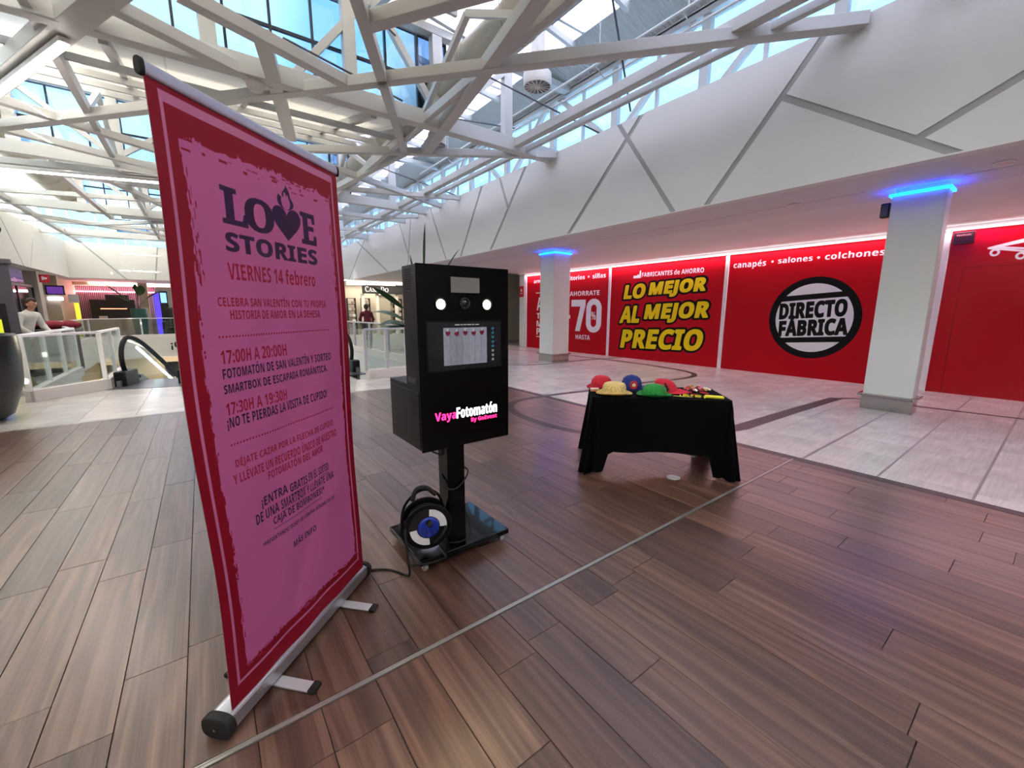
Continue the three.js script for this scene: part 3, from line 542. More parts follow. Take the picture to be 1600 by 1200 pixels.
{
  const g = structure('window_9', 'left clerestory glazing facing the right one'), CX = LX - 0.82;
  part('pane', box(CX, CX + 0.004, FT - 0.06, 6.62, -31.2, 7.9), M.glass, g);
  for (let z = -30.2; z < 7.9; z += 1.96) { part('post', beam([CX + 0.1, FT - 0.06, z], [CX + 0.1, 6.6, z], 0.14, 0.12, 0.008), M.steel, g); part('slim_post', beam([CX + 0.08, FT - 0.06, z - 0.98], [CX + 0.08, 6.6, z - 0.98], 0.05, 0.05), M.steel, g); }
}
const fasF = structure('wall_fascia_far', 'white fascia with slanting grooves at the far end of the hall');
grooved(fasF, LX, SX, SY, FT, -31.53, -31.5, [[-4.9, 5.3, -3.0, 3.1], [-1.55, 5.3, -1.9, 3.1], [1.2, 5.3, 3.2, 3.1]], 'x', 0.06);
part('fascia_backing', box(LX, SX, SY, FT - 0.005, -31.66, -31.53), M.seam, fasF);
part('soffit_far', box(LX, SX + 0.02, SY, SY + 0.12, -40, -31.6), M.soffit, fasF);
part('fascia_ledge', box(LX - 0.9, 7.8, FT - 0.2, FT - 0.06, -32.3, -31.6), M.white, fasF);
{
  const g = structure('window_8', 'far clerestory glazing above the end fascia');
  part('pane', box(LX - 0.8, 7.6, FT - 0.06, 6.85, -32.0, -31.996), M.tinted, g);
  const m = []; for (let x = LX - 0.8; x < 7.6; x += 1.05) m.push(beam([x, FT - 0.06, -31.95], [x, 6.85, -31.95], 0.07, 0.07)); for (const y of [5.05, 5.6, 6.2, 6.8]) m.push(beam([LX - 0.8, y, -31.95], [7.6, y, -31.95], 0.05, 0.05));
  part('mullion', m, M.steel, g);
  part('roof_end', [box(LX - 0.9, 7.8, 6.8, 6.95, -32.4, -31.2)], M.white, roof);
}
const back = structure('wall_back', 'closed end of the hall behind the camera');
part('wall_board', [box(-13, 17, -0.3, 7.0, 8, 8.2)], M.white, back);
part('side_board', [box(WX + 0.4, WX + 0.6, 0, 7, JOINTS[4], 8), box(SX, WX + 0.6, SY, SY + 0.15, 2.6, 8), box(SX, SX + 0.16, SY, FT, 2.8, 8), box(LX - 0.16, LX, SY, FT, 2.8, 8), box(SX, 7.7, FT - 0.2, FT - 0.06, 2.8, 8)], M.white, back);
part('near_floor', [box(-13, 16, -0.3, -0.004, 2.2, 8), box(-13, -8.2, -0.3, -0.004, -12, 2.2)], std(0x8c7468, 0.5), back);
const outer = structure('wall_left', 'shop fronts along the left walkway');
part('wall_board', [box(-13.2, -13, -0.3, SY, -40, 8)], std(0xb9b2a8, 0.7), outer);
const rest = structure('wall_far', 'walls that close the far walkways');
part('wall_board', [box(-13, 17, -6, SY, -40.2, -40), box(12, 12.2, 0, SY, -40, -16.3)], std(0xb7b0a6, 0.7), rest);

// ------------------------------------------------------------------ ROLL-UP BANNER
const font = await new FontLoader().loadAsync('fonts/droid/droid_sans_bold.typeface.json');
{
  const A = V(-0.06, 0, -1.615), L = 0.872, turn = Math.atan2(0.589, 0.648);   // local +x runs along the banner, +z faces the viewer
  const t = thing('roll_up_banner', 'tall pink and red roll-up banner for a Valentine event on an aluminium base', 'banner', A.toArray(), turn);
  const PX = 760, H0 = 0.025, H1 = 2.15, W = L;
  const tex = canvasTexture(Math.round(W * PX), Math.round((H1 - H0) * PX), (g, w, h) => {
    const X = (u) => u * PX, Y = (v) => (H1 - v) * PX, red = '#a80028', pink = '#e476b8', plum = '#3d1b4e', txt = '#b8103c', navy = '#2a1240', pale = '#ea8fc0';
    g.fillStyle = red; g.fillRect(0, 0, w, h);
    // pale inner frame line
    g.strokeStyle = pale; g.lineWidth = X(0.011); g.strokeRect(X(0.04), Y(2.108), X(0.79), Y(0.155) - Y(2.108));
    g.fillStyle = pale; g.fillRect(X(0.034), Y(2.122), X(0.8), X(0.03));
    // pink field with a torn, brushed edge
    g.fillStyle = pink; const e = [], N = 150, u0 = 0.078, u1 = 0.802, v0 = 0.192, v1 = 2.035;
    const rough = (k, s) => 0.014 * (fbm(k * 40 + s, s * 3, 4) - 0.5) + (fbm(k * 13 + s, 7 + s, 2) > 0.6 ? 0.012 * rnd() : 0);
    for (let i = 0; i <= N; i++) { const k = i / N; e.push([u0 + (u1 - u0) * k, v1 - 0.03 + 1.4 * rough(k, 1) + 0.014 * Math.sin(k * 2.6)]); }
    for (let i = 0; i <= N; i++) { const k = i / N; e.push([u1 + rough(k, 4) * 0.7, v1 - (v1 - v0) * k]); }
    for (let i = 0; i <= N; i++) { const k = i / N; e.push([u1 - (u1 - u0) * k, v0 + rough(k, 9)]); }
    for (let i = 0; i <= N; i++) { const k = i / N; e.push([u0 + rough(k, 15) * 0.6, v0 + (v1 - v0) * k]); }
    g.beginPath(); e.forEach((q, i) => g[i ? 'lineTo' : 'moveTo'](X(q[0]), Y(q[1]))); g.fill();
    // dry brush flecks of red inside, of pink outside
    for (let i = 0; i < 110; i++) { const k = rnd(), top = rnd() < 0.5; g.fillStyle = rnd() < 0.6 ? red : pink; if (top) g.fillRect(X(u0 + (u1 - u0) * k), Y(v1 - 0.012 - rnd() * 0.045), X(0.006 + rnd() * 0.03), X(0.002 + rnd() * 0.007)); else g.fillRect(X((rnd() < 0.7 ? u0 + 0.004 + rnd() * 0.028 : u1 - 0.02 * rnd())), Y(v1 - 0.1 - rnd() * 0.34), X(0.0015 + rnd() * 0.004), X(0.01 + rnd() * 0.04)); }
    for (let i = 0; i < 40; i++) { g.fillStyle = rnd() < 0.5 ? red : pink; g.fillRect(X(u0 + (u1 - u0) * rnd()), Y(v0 + (rnd() - 0.3) * 0.025), X(0.01 + rnd() * 0.04), X(0.002 + rnd() * 0.004)); }
    for (let i = 0; i < 70; i++) { g.fillStyle = rnd() < 0.5 ? red : pink; g.fillRect(X(u0 - 0.004 + 0.012 * rnd()), Y(v0 + 0.1 + rnd() * 1.3), X(0.002 + rnd() * 0.004), X(0.004 + rnd() * 0.03)); }
    const T = (s, a, b, top, bot, fill, o = {}) => fit(g, s, X(a), X(b), Y(top), Y(bot), { fill, ...o });
    const slab = { font: 'bold 100px serif', stroke: plum, sw: 7 };
    T('L', 0.206, 0.31, 1.912, 1.798, plum, slab); T('O', 0.305, 0.436, 1.905, 1.792, plum, slab); T('E', 0.594, 0.682, 1.912, 1.79, plum, slab);
    g.fillStyle = plum; g.beginPath(); const hx = 0.512, hy = 1.855;
    g.moveTo(X(hx), Y(1.782)); g.bezierCurveTo(X(hx - 0.05), Y(1.825), X(hx - 0.088), Y(1.85), X(hx - 0.078), Y(1.885)); g.bezierCurveTo(X(hx - 0.065), Y(1.918), X(hx - 0.015), Y(1.915), X(hx), Y(1.88)); g.bezierCurveTo(X(hx + 0.015), Y(1.915), X(hx + 0.065), Y(1.918), X(hx + 0.078), Y(1.885)); g.bezierCurveTo(X(hx + 0.088), Y(1.85), X(hx + 0.05), Y(1.825), X(hx), Y(1.782)); g.fill();
    const flame = (s, c) => { g.fillStyle = c; g.beginPath(); g.moveTo(X(hx), Y(1.9)); g.bezierCurveTo(X(hx - 0.05 * s), Y(1.905), X(hx - 0.055 * s), Y(1.935), X(hx - 0.038 * s), Y(1.955)); g.bezierCurveTo(X(hx - 0.03 * s), Y(1.945), X(hx - 0.02 * s), Y(1.945), X(hx - 0.02 * s), Y(1.955)); g.bezierCurveTo(X(hx - 0.02 * s), Y(1.97), X(hx), Y(1.975), X(hx + 0.004), Y(1.9 + 0.095 * s)); g.bezierCurveTo(X(hx + 0.03 * s), Y(1.97), X(hx + 0.02 * s), Y(1.955), X(hx + 0.034 * s), Y(1.945)); g.bezierCurveTo(X(hx + 0.055 * s), Y(1.925), X(hx + 0.04 * s), Y(1.905), X(hx), Y(1.9)); g.fill(); };
    flame(1, plum); flame(0.55, pink);
    T('STORIES', 0.206, 0.678, 1.766, 1.703, plum, { stroke: plum, sw: 3 });
    T('VIERNES 14 febrero', 0.203, 0.656, 1.668, 1.607, txt);
    T('CELEBRA SAN VALENTÍN CON TU PROPIA', 0.15, 0.722, 1.556, 1.515, txt); T('HISTORIA DE AMOR EN LA DEHESA', 0.192, 0.678, 1.504, 1.471, txt);
    g.fillStyle = txt; for (const v of [1.413, 1.033]) for (let i = 0; i < 46; i++) { g.beginPath(); g.arc(X(0.143 + i * 0.01295), Y(v), X(0.0036), 0, 7); g.fill(); }
    T('17:00H A 20:00H', 0.139, 0.443, 1.367, 1.32, txt); T('FOTOMATÓN DE SAN VALENTÍN Y SORTEO', 0.14, 0.73, 1.313, 1.269, navy); T('SMARTBOX DE ESCAPADA ROMÁNTICA.', 0.138, 0.7, 1.26, 1.217, navy);
    T('17:30H A 19:30H', 0.138, 0.42, 1.186, 1.14, txt); T('¡NO TE PIERDAS LA VISITA DE CUPIDO!', 0.136, 0.685, 1.133, 1.085, navy);
    T('DÉJATE CAZAR POR LA FLECHA DE CUPIDO', 0.148, 0.716, 0.982, 0.94, txt); T('Y LLÉVATE UN RECUERDO ÚNICO DE NUESTRO', 0.131, 0.735, 0.935, 0.888, txt); T('FOTOMATÓN DEL AMOR', 0.281, 0.618, 0.888, 0.845, txt);
    T('¡ENTRA', 0.234, 0.372, 0.788, 0.742, navy); T('GRATIS', 0.383, 0.487, 0.785, 0.746, navy); T('EN EL', 0.497, 0.56, 0.785, 0.746, navy); T('SORTEO', 0.57, 0.646, 0.785, 0.746, navy);
    T('DE UNA', 0.198, 0.318, 0.735, 0.694, navy); T('SMARTBOX', 0.33, 0.47, 0.735, 0.694, navy); T('Y LLÉVATE UNA', 0.48, 0.676, 0.742, 0.694, navy);
    T('CAJA DE BOMBONES!*', 0.282, 0.6, 0.685, 0.643, navy);
    g.fillStyle = navy; for (const [a, b, v] of [[0.383, 0.487, 0.738], [0.57, 0.646, 0.738], [0.33, 0.47, 0.687], [0.282, 0.575, 0.636]]) for (let u = a; u < b; u += 0.0085) g.fillRect(X(u), Y(v), X(0.005), X(0.0035));
    T('*PRESENTANDO TICKET DE COMPRA MÍNIMA DE 12€', 0.216, 0.665, 0.613, 0.59, navy); T('MÁS INFO', 0.372, 0.52, 0.535, 0.499, navy);
  });
  const wave = (u, v) => 0.006 * Math.sin(v * 3.1 + u * 2) * Math.sin(Math.PI * v / 2.15) + 0.0045 * Math.sin(u * 9 + v * 4) * Math.sin(Math.PI * v / 2.15) + 0.003 * Math.sin((u * 3.2 - v * 1.6) * 7) * Math.sin(Math.PI * u / W) * (v < 1.7 ? 1 : 0.4);
  const edge = (v) => 0.008 * Math.sin(v * 3.4 + 0.6) * Math.sin(Math.PI * (v - H0) / (H1 - H0));
  const sheet = (dz) => new ParametricGeometry((a, b, o) => { const v = H0 + (H1 - H0) * b; o.set(a * W + edge(v) * (1 - 2 * a), v, wave(a * W, v) + dz); }, 40, 90);
  part('fabric', sheet(0.001), phys(0xc8c8c8, 0.55, { map: tex, specularIntensity: 0.5 }), t);
  part('fabric_back', sheet(-0.001), std(0xe4e1de, 0.6), t);
  // top clamp bar, cassette, end caps, feet
  const oval = (rx, ry, n = 28) => { const s = []; for (let i = 0; i < n; i++) { const a = i / n * Math.PI * 2; s.push([Math.sign(Math.cos(a)) * rx * Math.abs(Math.cos(a)) ** 0.7, Math.sign(Math.sin(a)) * ry * Math.abs(Math.sin(a)) ** 0.7]); } return shapeOf(s); };
  const along = (shape, x0, x1, y, z = 0, bev = 0.002) => extrude(shape, x1 - x0 - 2 * bev, bev).rotateY(Math.PI / 2).translate(x0 + bev, y, z);
  part('top_bar', along(oval(0.008, 0.017), 0.0, L, H1 + 0.008), std(0xb4b9cb, 0.35, { metalness: 0.55 }), t);
  part('top_bar_cap', along(oval(0.01, 0.021), -0.014, 0.0, H1 + 0.007), M.rubber, t); part('top_bar_cap', along(oval(0.01, 0.021), L, L + 0.012, H1 + 0.007), M.rubber, t);
  part('cassette', along(oval(0.05, 0.033), -0.012, L + 0.012, 0.047, -0.03), M.alu, t);
  part('cassette_lip', rbox(-0.008, L + 0.008, 0.024, 0.078, 0.013, 0.021, 0.003), M.alu, t);
  const cap = along(oval(0.055, 0.038), -0.046, -0.012, 0.046, -0.028, 0.006);
  part('end_cap', cap, M.rubber, t); part('end_cap', along(oval(0.055, 0.038), L + 0.012, L + 0.04, 0.046, -0.028, 0.006), M.rubber, t);
  part('screw', cyl(0.005, 0.005, 0.004, 12).rotateZ(Math.PI / 2).translate(-0.048, 0.045, -0.028), M.chrome, t);
  for (const x of [0.2, 0.66]) {
    const f = part('foot', rbox(x - 0.024, x + 0.024, 0.004, 0.013, -0.2, 0.168, 0.003), M.aluPlain, t);
    part('foot_tip', rbox(x - 0.026, x + 0.026, 0, 0.018, 0.166, 0.196, 0.005), M.rubber, f); part('foot_tip', rbox(x - 0.026, x + 0.026, 0, 0.018, -0.224, -0.198, 0.005), M.rubber, f);
  }
  part('pole', rod([L / 2, 0.06, -0.02], [L / 2, H1, -0.02], 0.008), M.alu, t);
}

// ------------------------------------------------------------------ PHOTO BOOTH KIOSK
{
  const t = thing('photo_booth', 'black photo booth kiosk on a square post with two lit lamps and a touch screen', 'photo booth', [1.2, 0, -2.05]);
  // local: x from the face centre, z = 0 at the face
  const FX = 0.292;
  part('wheel_base', rbox(-0.342, 0.282, 0.055, 0.09, -0.47, 0.02, 0.006), M.blackGloss, t, { label: 'glossy black wheeled base plate' });
  for (const [x, z] of [[-0.3, -0.02], [0.24, -0.02], [-0.3, -0.43], [0.24, -0.43]]) {
    const c = part('castor', [box(-0.016, 0.016, 0.05, 0.056, -0.016, 0.012).translate(x, 0, z), box(-0.016, -0.012, 0.02, 0.056, -0.016, 0.012).translate(x, 0, z), box(0.012, 0.016, 0.02, 0.056, -0.016, 0.012).translate(x, 0, z)], M.alu, t);
    part('wheel', [cyl(0.024, 0.024, 0.02, 20).rotateZ(Math.PI / 2).translate(x, 0.024, z), new THREE.TorusGeometry(0.02, 0.004, 6, 20).rotateY(Math.PI / 2).translate(x + 0.01, 0.024, z), new THREE.TorusGeometry(0.02, 0.004, 6, 20).rotateY(Math.PI / 2).translate(x - 0.01, 0.024, z)], std(0x8d8c8c, 0.5), c);
  }
  part('post', rbox(-0.135, -0.022, 0.09, 0.735, -0.135, -0.015, 0.004), M.blackFace, t);
  const lower = part('lower_cabinet', rbox(-FX, FX, 0.727, 1.09, -0.455, -0.006, 0.004), M.blackMetal, t);
  part('cabinet_door', rbox(-FX - 0.004, -FX + 0.002, 0.745, 1.06, -0.44, -0.02, 0.002), M.blackMetal, lower);
  part('lock', cyl(0.011, 0.011, 0.012, 16).rotateZ(Math.PI / 2).translate(-FX - 0.006, 0.94, -0.42), M.chrome, lower, { label: 'small round chrome lock' });
  const slots = []; for (let r = 0; r < 7; r++) for (let c = 0; c < 3; c++) slots.push(rbox(-FX - 0.0052, -FX - 0.0035, 0.93 + r * 0.014, 0.934 + r * 0.014, -0.115 + c * 0.022, -0.1 + c * 0.022, 0.0006, 1));
  part('vent_slot', slots, std(0x020202, 0.9), lower);
  const upper = part('upper_cabinet', rbox(-FX, FX, 1.085, 1.742, -0.19, -0.006, 0.005), M.blackMetal, t);
  const sl2 = []; for (let r = 0; r < 9; r++) sl2.push(rbox(-FX - 0.0012, -FX + 0.001, 1.615 + r * 0.0125, 1.62 + r * 0.0125, -0.155, -0.07, 0.0006, 1));
  part('vent_slot', sl2, std(0x010101, 0.95), upper);
  part('socket_panel', rbox(-FX - 0.002, -FX + 0.001, 1.105, 1.135, -0.16, -0.05, 0.001), std(0x010101, 0.3), upper);
  part('top_catch', rbox(0.06, 0.12, 1.735, 1.752, -0.16, -0.1, 0.003), M.black, upper);
  const face = part('face_plate', rbox(-FX - 0.002, FX + 0.002, 0.722, 1.744, -0.008, 0, 0.002), M.blackFace, t, { label: 'glossy black front face' });
  // reflector window, lens, lamps
  part('flash_window', rbox(-0.093, 0.09, 1.6, 1.683, -0.001, 0.003, 0.001), phys(0x6e6e6e, 0.5), face, { label: 'pale grey frosted flash window' });
  part('lens_ring', new THREE.TorusGeometry(0.027, 0.006, 10, 32).translate(-0.008, 1.542, 0.002), M.black, face);
  part('lens', lathe([[0, 0.006], [0.012, 0.005], [0.022, 0], [0.022, -0.004]], 28).rotateX(Math.PI / 2).translate(-0.008, 1.542, 0.001), phys(0x08080c, 0.03, { clearcoat: 1 }), face);
  for (const x of [-0.159, 0.137]) {
    const l = part('lamp', new THREE.TorusGeometry(0.031, 0.006, 10, 32).translate(x, 1.536, 0.003), M.black, face);
    part('lamp_glass', lathe([[0, 0.014], [0.011, 0.0125], [0.021, 0.008], [0.028, 0.001], [0.028, -0.002]], 28).rotateX(Math.PI / 2).translate(x, 1.536, 0.002), glow(0xffe2b0, 16, 0xfff4e0), l, { label: 'round warm white lamp, lit' });
    const p = new THREE.SpotLight(0xffdfb4, 0.3 * LAMP, 0, 1.35, 0.8); p.name = 'booth_lamp'; p.shadow.radius = 1.4; p.position.set(x, 1.536, 0.04); p.target.position.set(x, 1.3, 2); t.add(p, p.target);
  }
  // screen
  const st = canvasTexture(640, 352, (g, w, h) => {
    g.fillStyle = '#0e1013'; g.fillRect(0, 0, w, h);
    const x0 = 128, x1 = 508, y0 = 40, y1 = 320;
    for (let i = 0; i < 7; i++) { const a = x0 + (x1 - x0) * i / 7, b = x0 + (x1 - x0) * (i + 1) / 7, k = rr(148, 176); g.fillStyle = `rgb(${k},${k + 2},${k + 16})`; g.fillRect(a, y0, b - a - 2, y1 - y0); g.fillStyle = '#6f7080'; g.fillRect(b - 2, y0, 2, y1 - y0); }
    for (let i = 0; i < 900; i++) { const k = rr(92, 205); g.fillStyle = `rgba(${k},${k},${k + 14},0.4)`; g.fillRect(rr(x0, x1 - 3), rr(y0, y1 - 30), rr(1, 3), rr(6, 34)); }
    for (let i = 0; i < 5; i++) { const x = 164 + i * 74, y = 78 + (i % 2) * 5; g.fillStyle = '#e6e4ee'; g.fillRect(x - 3, y - 34, 7, 20); g.save(); g.translate(x + 2, y); g.rotate(rr(-0.4, 0.3)); g.fillStyle = '#7c1a37'; g.beginPath(); g.moveTo(0, 24); g.bezierCurveTo(-34, 2, -22, -22, 0, -8); g.bezierCurveTo(22, -22, 34, 2, 0, 24); g.fill(); g.restore(); }
    for (let i = 0; i < 8; i++) { g.fillStyle = i < 5 ? '#2f7d96' : '#9a9a9a'; g.beginPath(); g.roundRect(552, 42 + i * 35, 24, 20, 6); g.fill(); }
    g.fillStyle = '#cfd0d4'; for (let i = 0, x = 226; i < 6; i++) { const l = rr(18, 44); g.fillRect(x, 15, l, 8); x += l + 8; }
  });
  part('screen_bezel', rbox(-0.252, 0.243, 1.168, 1.446, -0.001, 0.002, 0.001), phys(0x0d0e10, 0.2, { specularIntensity: 0.5 }), face);
  const scr = part('touch_screen', new THREE.PlaneGeometry(0.478, 0.263), new THREE.MeshPhysicalMaterial({ color: 0x08080a, roughness: 0.15, emissive: 0xffffff, emissiveMap: st, emissiveIntensity: 0.16 * LAMP }), face, { label: 'lit touch screen showing hanging red hearts on white boards' });
  scr.position.set(-0.0045, 1.307, 0.0032);
  // glowing lettering
  const letters = (str, x0, x1, y0, h, mat) => {
    const g = new TextGeometry(str, { font, size: 1, depth: 0.06, curveSegments: 5, bevelEnabled: false }); g.computeBoundingBox(); const b = g.boundingBox;
    g.translate(-b.min.x, -b.min.y, 0); g.scale((x1 - x0) / (b.max.x - b.min.x), h / (b.max.y - b.min.y), 0.05); g.translate(x0, y0, 0.0005); return part('lit_lettering', g, mat, face, { label: `lit sign lettering reading ${str}` });
  };
  letters('Vaya', -0.213, -0.078, 0.876, 0.062, glow(0xff2266, 1.5, 0x40101c)); letters('Fotomatón', -0.076, 0.205, 0.888, 0.068, glow(0xf4f6ff, 1.6, 0x606060)); letters('By GoEvent', 0.02, 0.203, 0.846, 0.032, glow(0xff2266, 1.3, 0x40101c));
  // cable loops
  part('cable', [tube([[-0.26, 0.75, -0.36], [-0.25, 0.7, -0.34], [-0.2, 0.69, -0.24], [-0.15, 0.66, -0.1], [-0.1, 0.66, -0.06]], 0.005, 30), tube([[-0.14, 0.53, -0.1], [-0.145, 0.47, -0.02], [-0.09, 0.46, -0.006], [-0.03, 0.5, -0.006], [0.0, 0.55, -0.015], [-0.005, 0.56, -0.06]], 0.005, 40), tube([[-0.02, 0.3, -0.06], [0.0, 0.25, -0.03], [-0.01, 0.12, 0.0], [-0.07, 0.115, 0.005], [-0.16, 0.15, 0.03]], 0.004, 40)], M.rubber, t);
}
// cable reel standing on the base plate
{
  const t = thing('cable_reel', 'black cable reel with blue socket disc and white labels by the kiosk foot', 'cable reel', [0.922, 0.09, -2.06], -0.22);
  const cy = 0.195;
  part('drum', lathe([[0.0, -0.07], [0.075, -0.07], [0.08, -0.064], [0.078, 0.02], [0.0, 0.02]], 40).rotateX(Math.PI / 2).translate(0, cy, 0), M.black, t);
  const rim = (z) => lathe([[0.1, -0.006], [0.132, -0.006], [0.138, 0], [0.132, 0.006], [0.1, 0.006], [0.1, -0.006]], 44).rotateX(Math.PI / 2).translate(0, cy, z);
  part('flange', [rim(0.022), rim(-0.078)], M.blackMetal, t);
  const coil = []; for (let k = 0; k < 7; k++) coil.push(new THREE.TorusGeometry(0.096 + (k % 2) * 0.009, 0.0052, 6, 40).translate(0, cy, -0.066 + k * 0.013)); part('wound_cable', coil, M.rubber, t);
  part('front_disc', cyl(0.112, 0.112, 0.006, 40).rotateX(Math.PI / 2).translate(0, cy, 0.026), M.black, t);
  const arc = (a0, a1) => { const s = new THREE.Shape(); s.absarc(0, 0, 0.106, a0, a1, false); s.absarc(0, 0, 0.066, a1, a0, true); return extrude(s, 0.002).translate(0, cy, 0.029); };
  part('label', arc(-0.1, 1.5), std(0xd9dadd, 0.5), t, { label: 'white curved label, upper right' }); part('label', arc(3.2, 4.75), std(0xd9dadd, 0.5), t, { label: 'white curved label, lower left' });
  const blue = part('socket_disc', lathe([[0, 0.012], [0.05, 0.012], [0.06, 0.008], [0.062, 0]], 36).rotateX(Math.PI / 2).translate(0, cy, 0.029), std(0x0c2f9c, 0.4), t, { label: 'blue socket disc' });
  for (const [x, y] of [[-0.028, -0.012], [0.028, -0.02], [0.0, -0.04]]) part('socket', lathe([[0.009, 0.001], [0.015, 0.001], [0.016, 0.004], [0.012, 0.004], [0.009, 0.001]], 20).rotateX(Math.PI / 2).translate(x, cy + y, 0.041), std(0x081f70, 0.4), blue);
  part('knob', lathe([[0, 0.03], [0.014, 0.028], [0.016, 0.012], [0.02, 0]], 20).rotateX(Math.PI / 2).translate(0.002, cy + 0.03, 0.04), M.black, blue);
  part('frame', [tube([[-0.1, 0.006, 0.07], [-0.1, 0.006, -0.1], [-0.13, 0.12, -0.1], [-0.11, 0.3, -0.08], [-0.02, 0.4, -0.03], [0.05, 0.38, -0.03], [0.1, 0.3, -0.07], [0.12, 0.1, -0.1], [0.09, 0.006, -0.1], [0.09, 0.006, 0.07]], 0.008, 90, 8), tube([[-0.1, 0.006, 0.07], [0, 0.006, 0.085], [0.09, 0.006, 0.07]], 0.006, 20)], M.blackMetal, t);
  part('handle', [tube([[-0.075, 0.345, -0.03], [-0.05, 0.41, -0.025], [0.0, 0.415, -0.025], [0.06, 0.36, -0.03]], 0.013, 30)], M.rubber, t);
  part('plug_lead', tube([[0.03, 0.1, 0.04], [0.075, 0.15, 0.05], [0.1, 0.19, 0.045]], 0.009, 20), std(0x0d1a16, 0.5), t);
}
single('power_cable', 'black power cable running from the reel across the floor behind the banner', 'cable', tube([[0.8, 0.34, -2.09], [0.785, 0.26, -2.05], [0.79, 0.12, -2.04], [0.795, 0.02, -2.05], [0.78, 0.008, -2.1], [0.72, 0.007, -2.2], [0.6, 0.007, -2.27], [0.45, 0.007, -2.3], [0.2, 0.007, -2.4]], 0.0065, 90), M.rubber);

// ------------------------------------------------------------------ TABLE, CLOTH, PROPS
const TB = V(3.46, 0, -2.335), TT = -Math.PI / 4, TL = 0.6, TD = 0.31, TH = 0.715;   // local x along the long side, local z to the viewer's side
const onTable = (x, z, y = TH + 0.008) => { const p = V(x, 0, z).applyAxisAngle(V(0, 1, 0), TT).add(TB); return [p.x, y, p.z]; };
{
  const t = thing('folding_table', 'folding table with white legs hidden beneath the black cloth', 'table', TB.toArray(), TT);
  part('tabletop', rbox(-TL, TL, TH - 0.04, TH, -TD, TD, 0.012), std(0xd9d9d6, 0.5), t);
  for (const [x, z] of [[-0.5, -0.24], [0.47, -0.24], [-0.5, 0.24], [0.56, 0.26]]) { part('leg', rod([x, 0.02, z], [x * 0.98, TH - 0.04, z * 0.98], 0.014, 12), std(0xdedede, 0.4), t); part('leg_foot', lathe([[0, 0], [0.017, 0], [0.019, 0.012], [0.015, 0.04], [0, 0.042]], 14).translate(x, 0, z), std(0xe4e4e4, 0.5), t); }
  for (const x of [-0.5, 0.5]) part('stretcher', rod([x, 0.25, -0.24], [x, 0.25, 0.24], 0.01), std(0xdedede, 0.4), t);
}
{
  const t = thing('tablecloth', 'black cloth draped over the folding table, corners hanging to the floor', 'tablecloth', TB.toArray(), TT);
  const HY = TH + 0.004, r = 0.02, per = [], push = (x, z, nx, nz, c) => per.push({ x, z, nx, nz, c });
  const cs = [[TL, TD, 0], [-TL, TD, 1], [-TL, -TD, 2], [TL, -TD, 3]];
  cs.forEach(([cx, cz], q) => {
    const a0 = q * Math.PI / 2; for (let k = 0; k <= 18; k++) { const a = a0 + k / 18 * Math.PI / 2; push(cx - Math.sign(cx) * r + r * Math.cos(a), cz - Math.sign(cz) * r + r * Math.sin(a), Math.cos(a), Math.sin(a), Math.sin(Math.PI * k / 18)); }
    const [nx, nz] = cs[(q + 1) % 4], a1 = a0 + Math.PI / 2, A = [cx - Math.sign(cx) * r + r * Math.cos(a1), cz - Math.sign(cz) * r + r * Math.sin(a1)], B = [nx - Math.sign(nx) * r + r * Math.cos(a1), nz - Math.sign(nz) * r + r * Math.sin(a1)];
    for (let k = 1; k < 26; k++) { const f = k / 26; push(A[0] + (B[0] - A[0]) * f, A[1] + (B[1] - A[1]) * f, Math.cos(a1), Math.sin(a1), 0); }
  });
  const n = per.length, S = 22, pos = [], idx = [];
  const near = (p) => { let d = 9; for (const [cx, cz] of cs) d = Math.min(d, Math.hypot(p.x - cx, p.z - cz)); return d; };
  for (let s = 0; s <= S; s++) for (let i = 0; i < n; i++) {
    const p = per[i], f = s / S, d = near(p), cor = p.c > 0 ? 1 : Math.max(0, 1 - d / 0.19);
    const short = p.nz < -0.7 || Math.abs(p.nx) > 0.7 && p.c === 0 ? 0.48 : 0.5;
    const len = short + (0.715 - short) * THREE.MathUtils.smoothstep(cor, 0.1, 0.5) + 0.012 * Math.sin(i * 0.37);
    const out = f * (0.018 + 0.09 * Math.pow(p.c, 0.8)) + 0.016 * f * Math.sin(i * 0.9 + 0.8 * Math.sin(i * 0.21)) * (0.25 + 0.75 * cor) + (p.c > 0 ? 0.035 * f * Math.sin(p.c * 9 + i) : 0);
    const bulge = 0.012 * Math.sin(Math.PI * Math.min(1, f * 5)) * (f < 0.2 ? 1 : 0);
    pos.push(p.x + p.nx * (0.006 + out + bulge * 0.3), Math.max(0.006, HY - len * f), p.z + p.nz * (0.006 + out + bulge * 0.3));
  }
  for (let s = 0; s < S; s++) for (let i = 0; i < n; i++) { const j = (i + 1) % n, a = s * n + i, b = s * n + j, c = a + n, d = b + n; idx.push(a, b, c, b, d, c); }
  const g = new THREE.BufferGeometry(); g.setAttribute('position', new THREE.Float32BufferAttribute(pos, 3)); g.setIndex(idx); g.computeVertexNormals();
  const cloth = phys(0x040405, 0.95, { side: THREE.DoubleSide, specularIntensity: 0.25 });
  part('skirt', g, cloth, t);
  part('top_cover', extrude(shapeOf(per.map((p) => [p.x + p.nx * 0.006, -(p.z + p.nz * 0.006)])), 0.004).rotateX(-Math.PI / 2).translate(0, HY - 0.001, 0), cloth, t);
}
const sequin = (() => { const t = dataTexture(128, 128, (u, v, o) => { const a = vnoise(u * 32, v * 32, 32, 32), b = vnoise(u * 32 + 9, v * 32 + 5, 32, 32); o[0] = 70 + a * 115; o[1] = 70 + b * 115; o[2] = 215; }, false); t.repeat.set(3, 2); return t; })();
const sequins = (c, m = 0.35) => std(c, 0.42, { metalness: m, normalMap: sequin, normalScale: new THREE.Vector2(1.3, 1.3) });
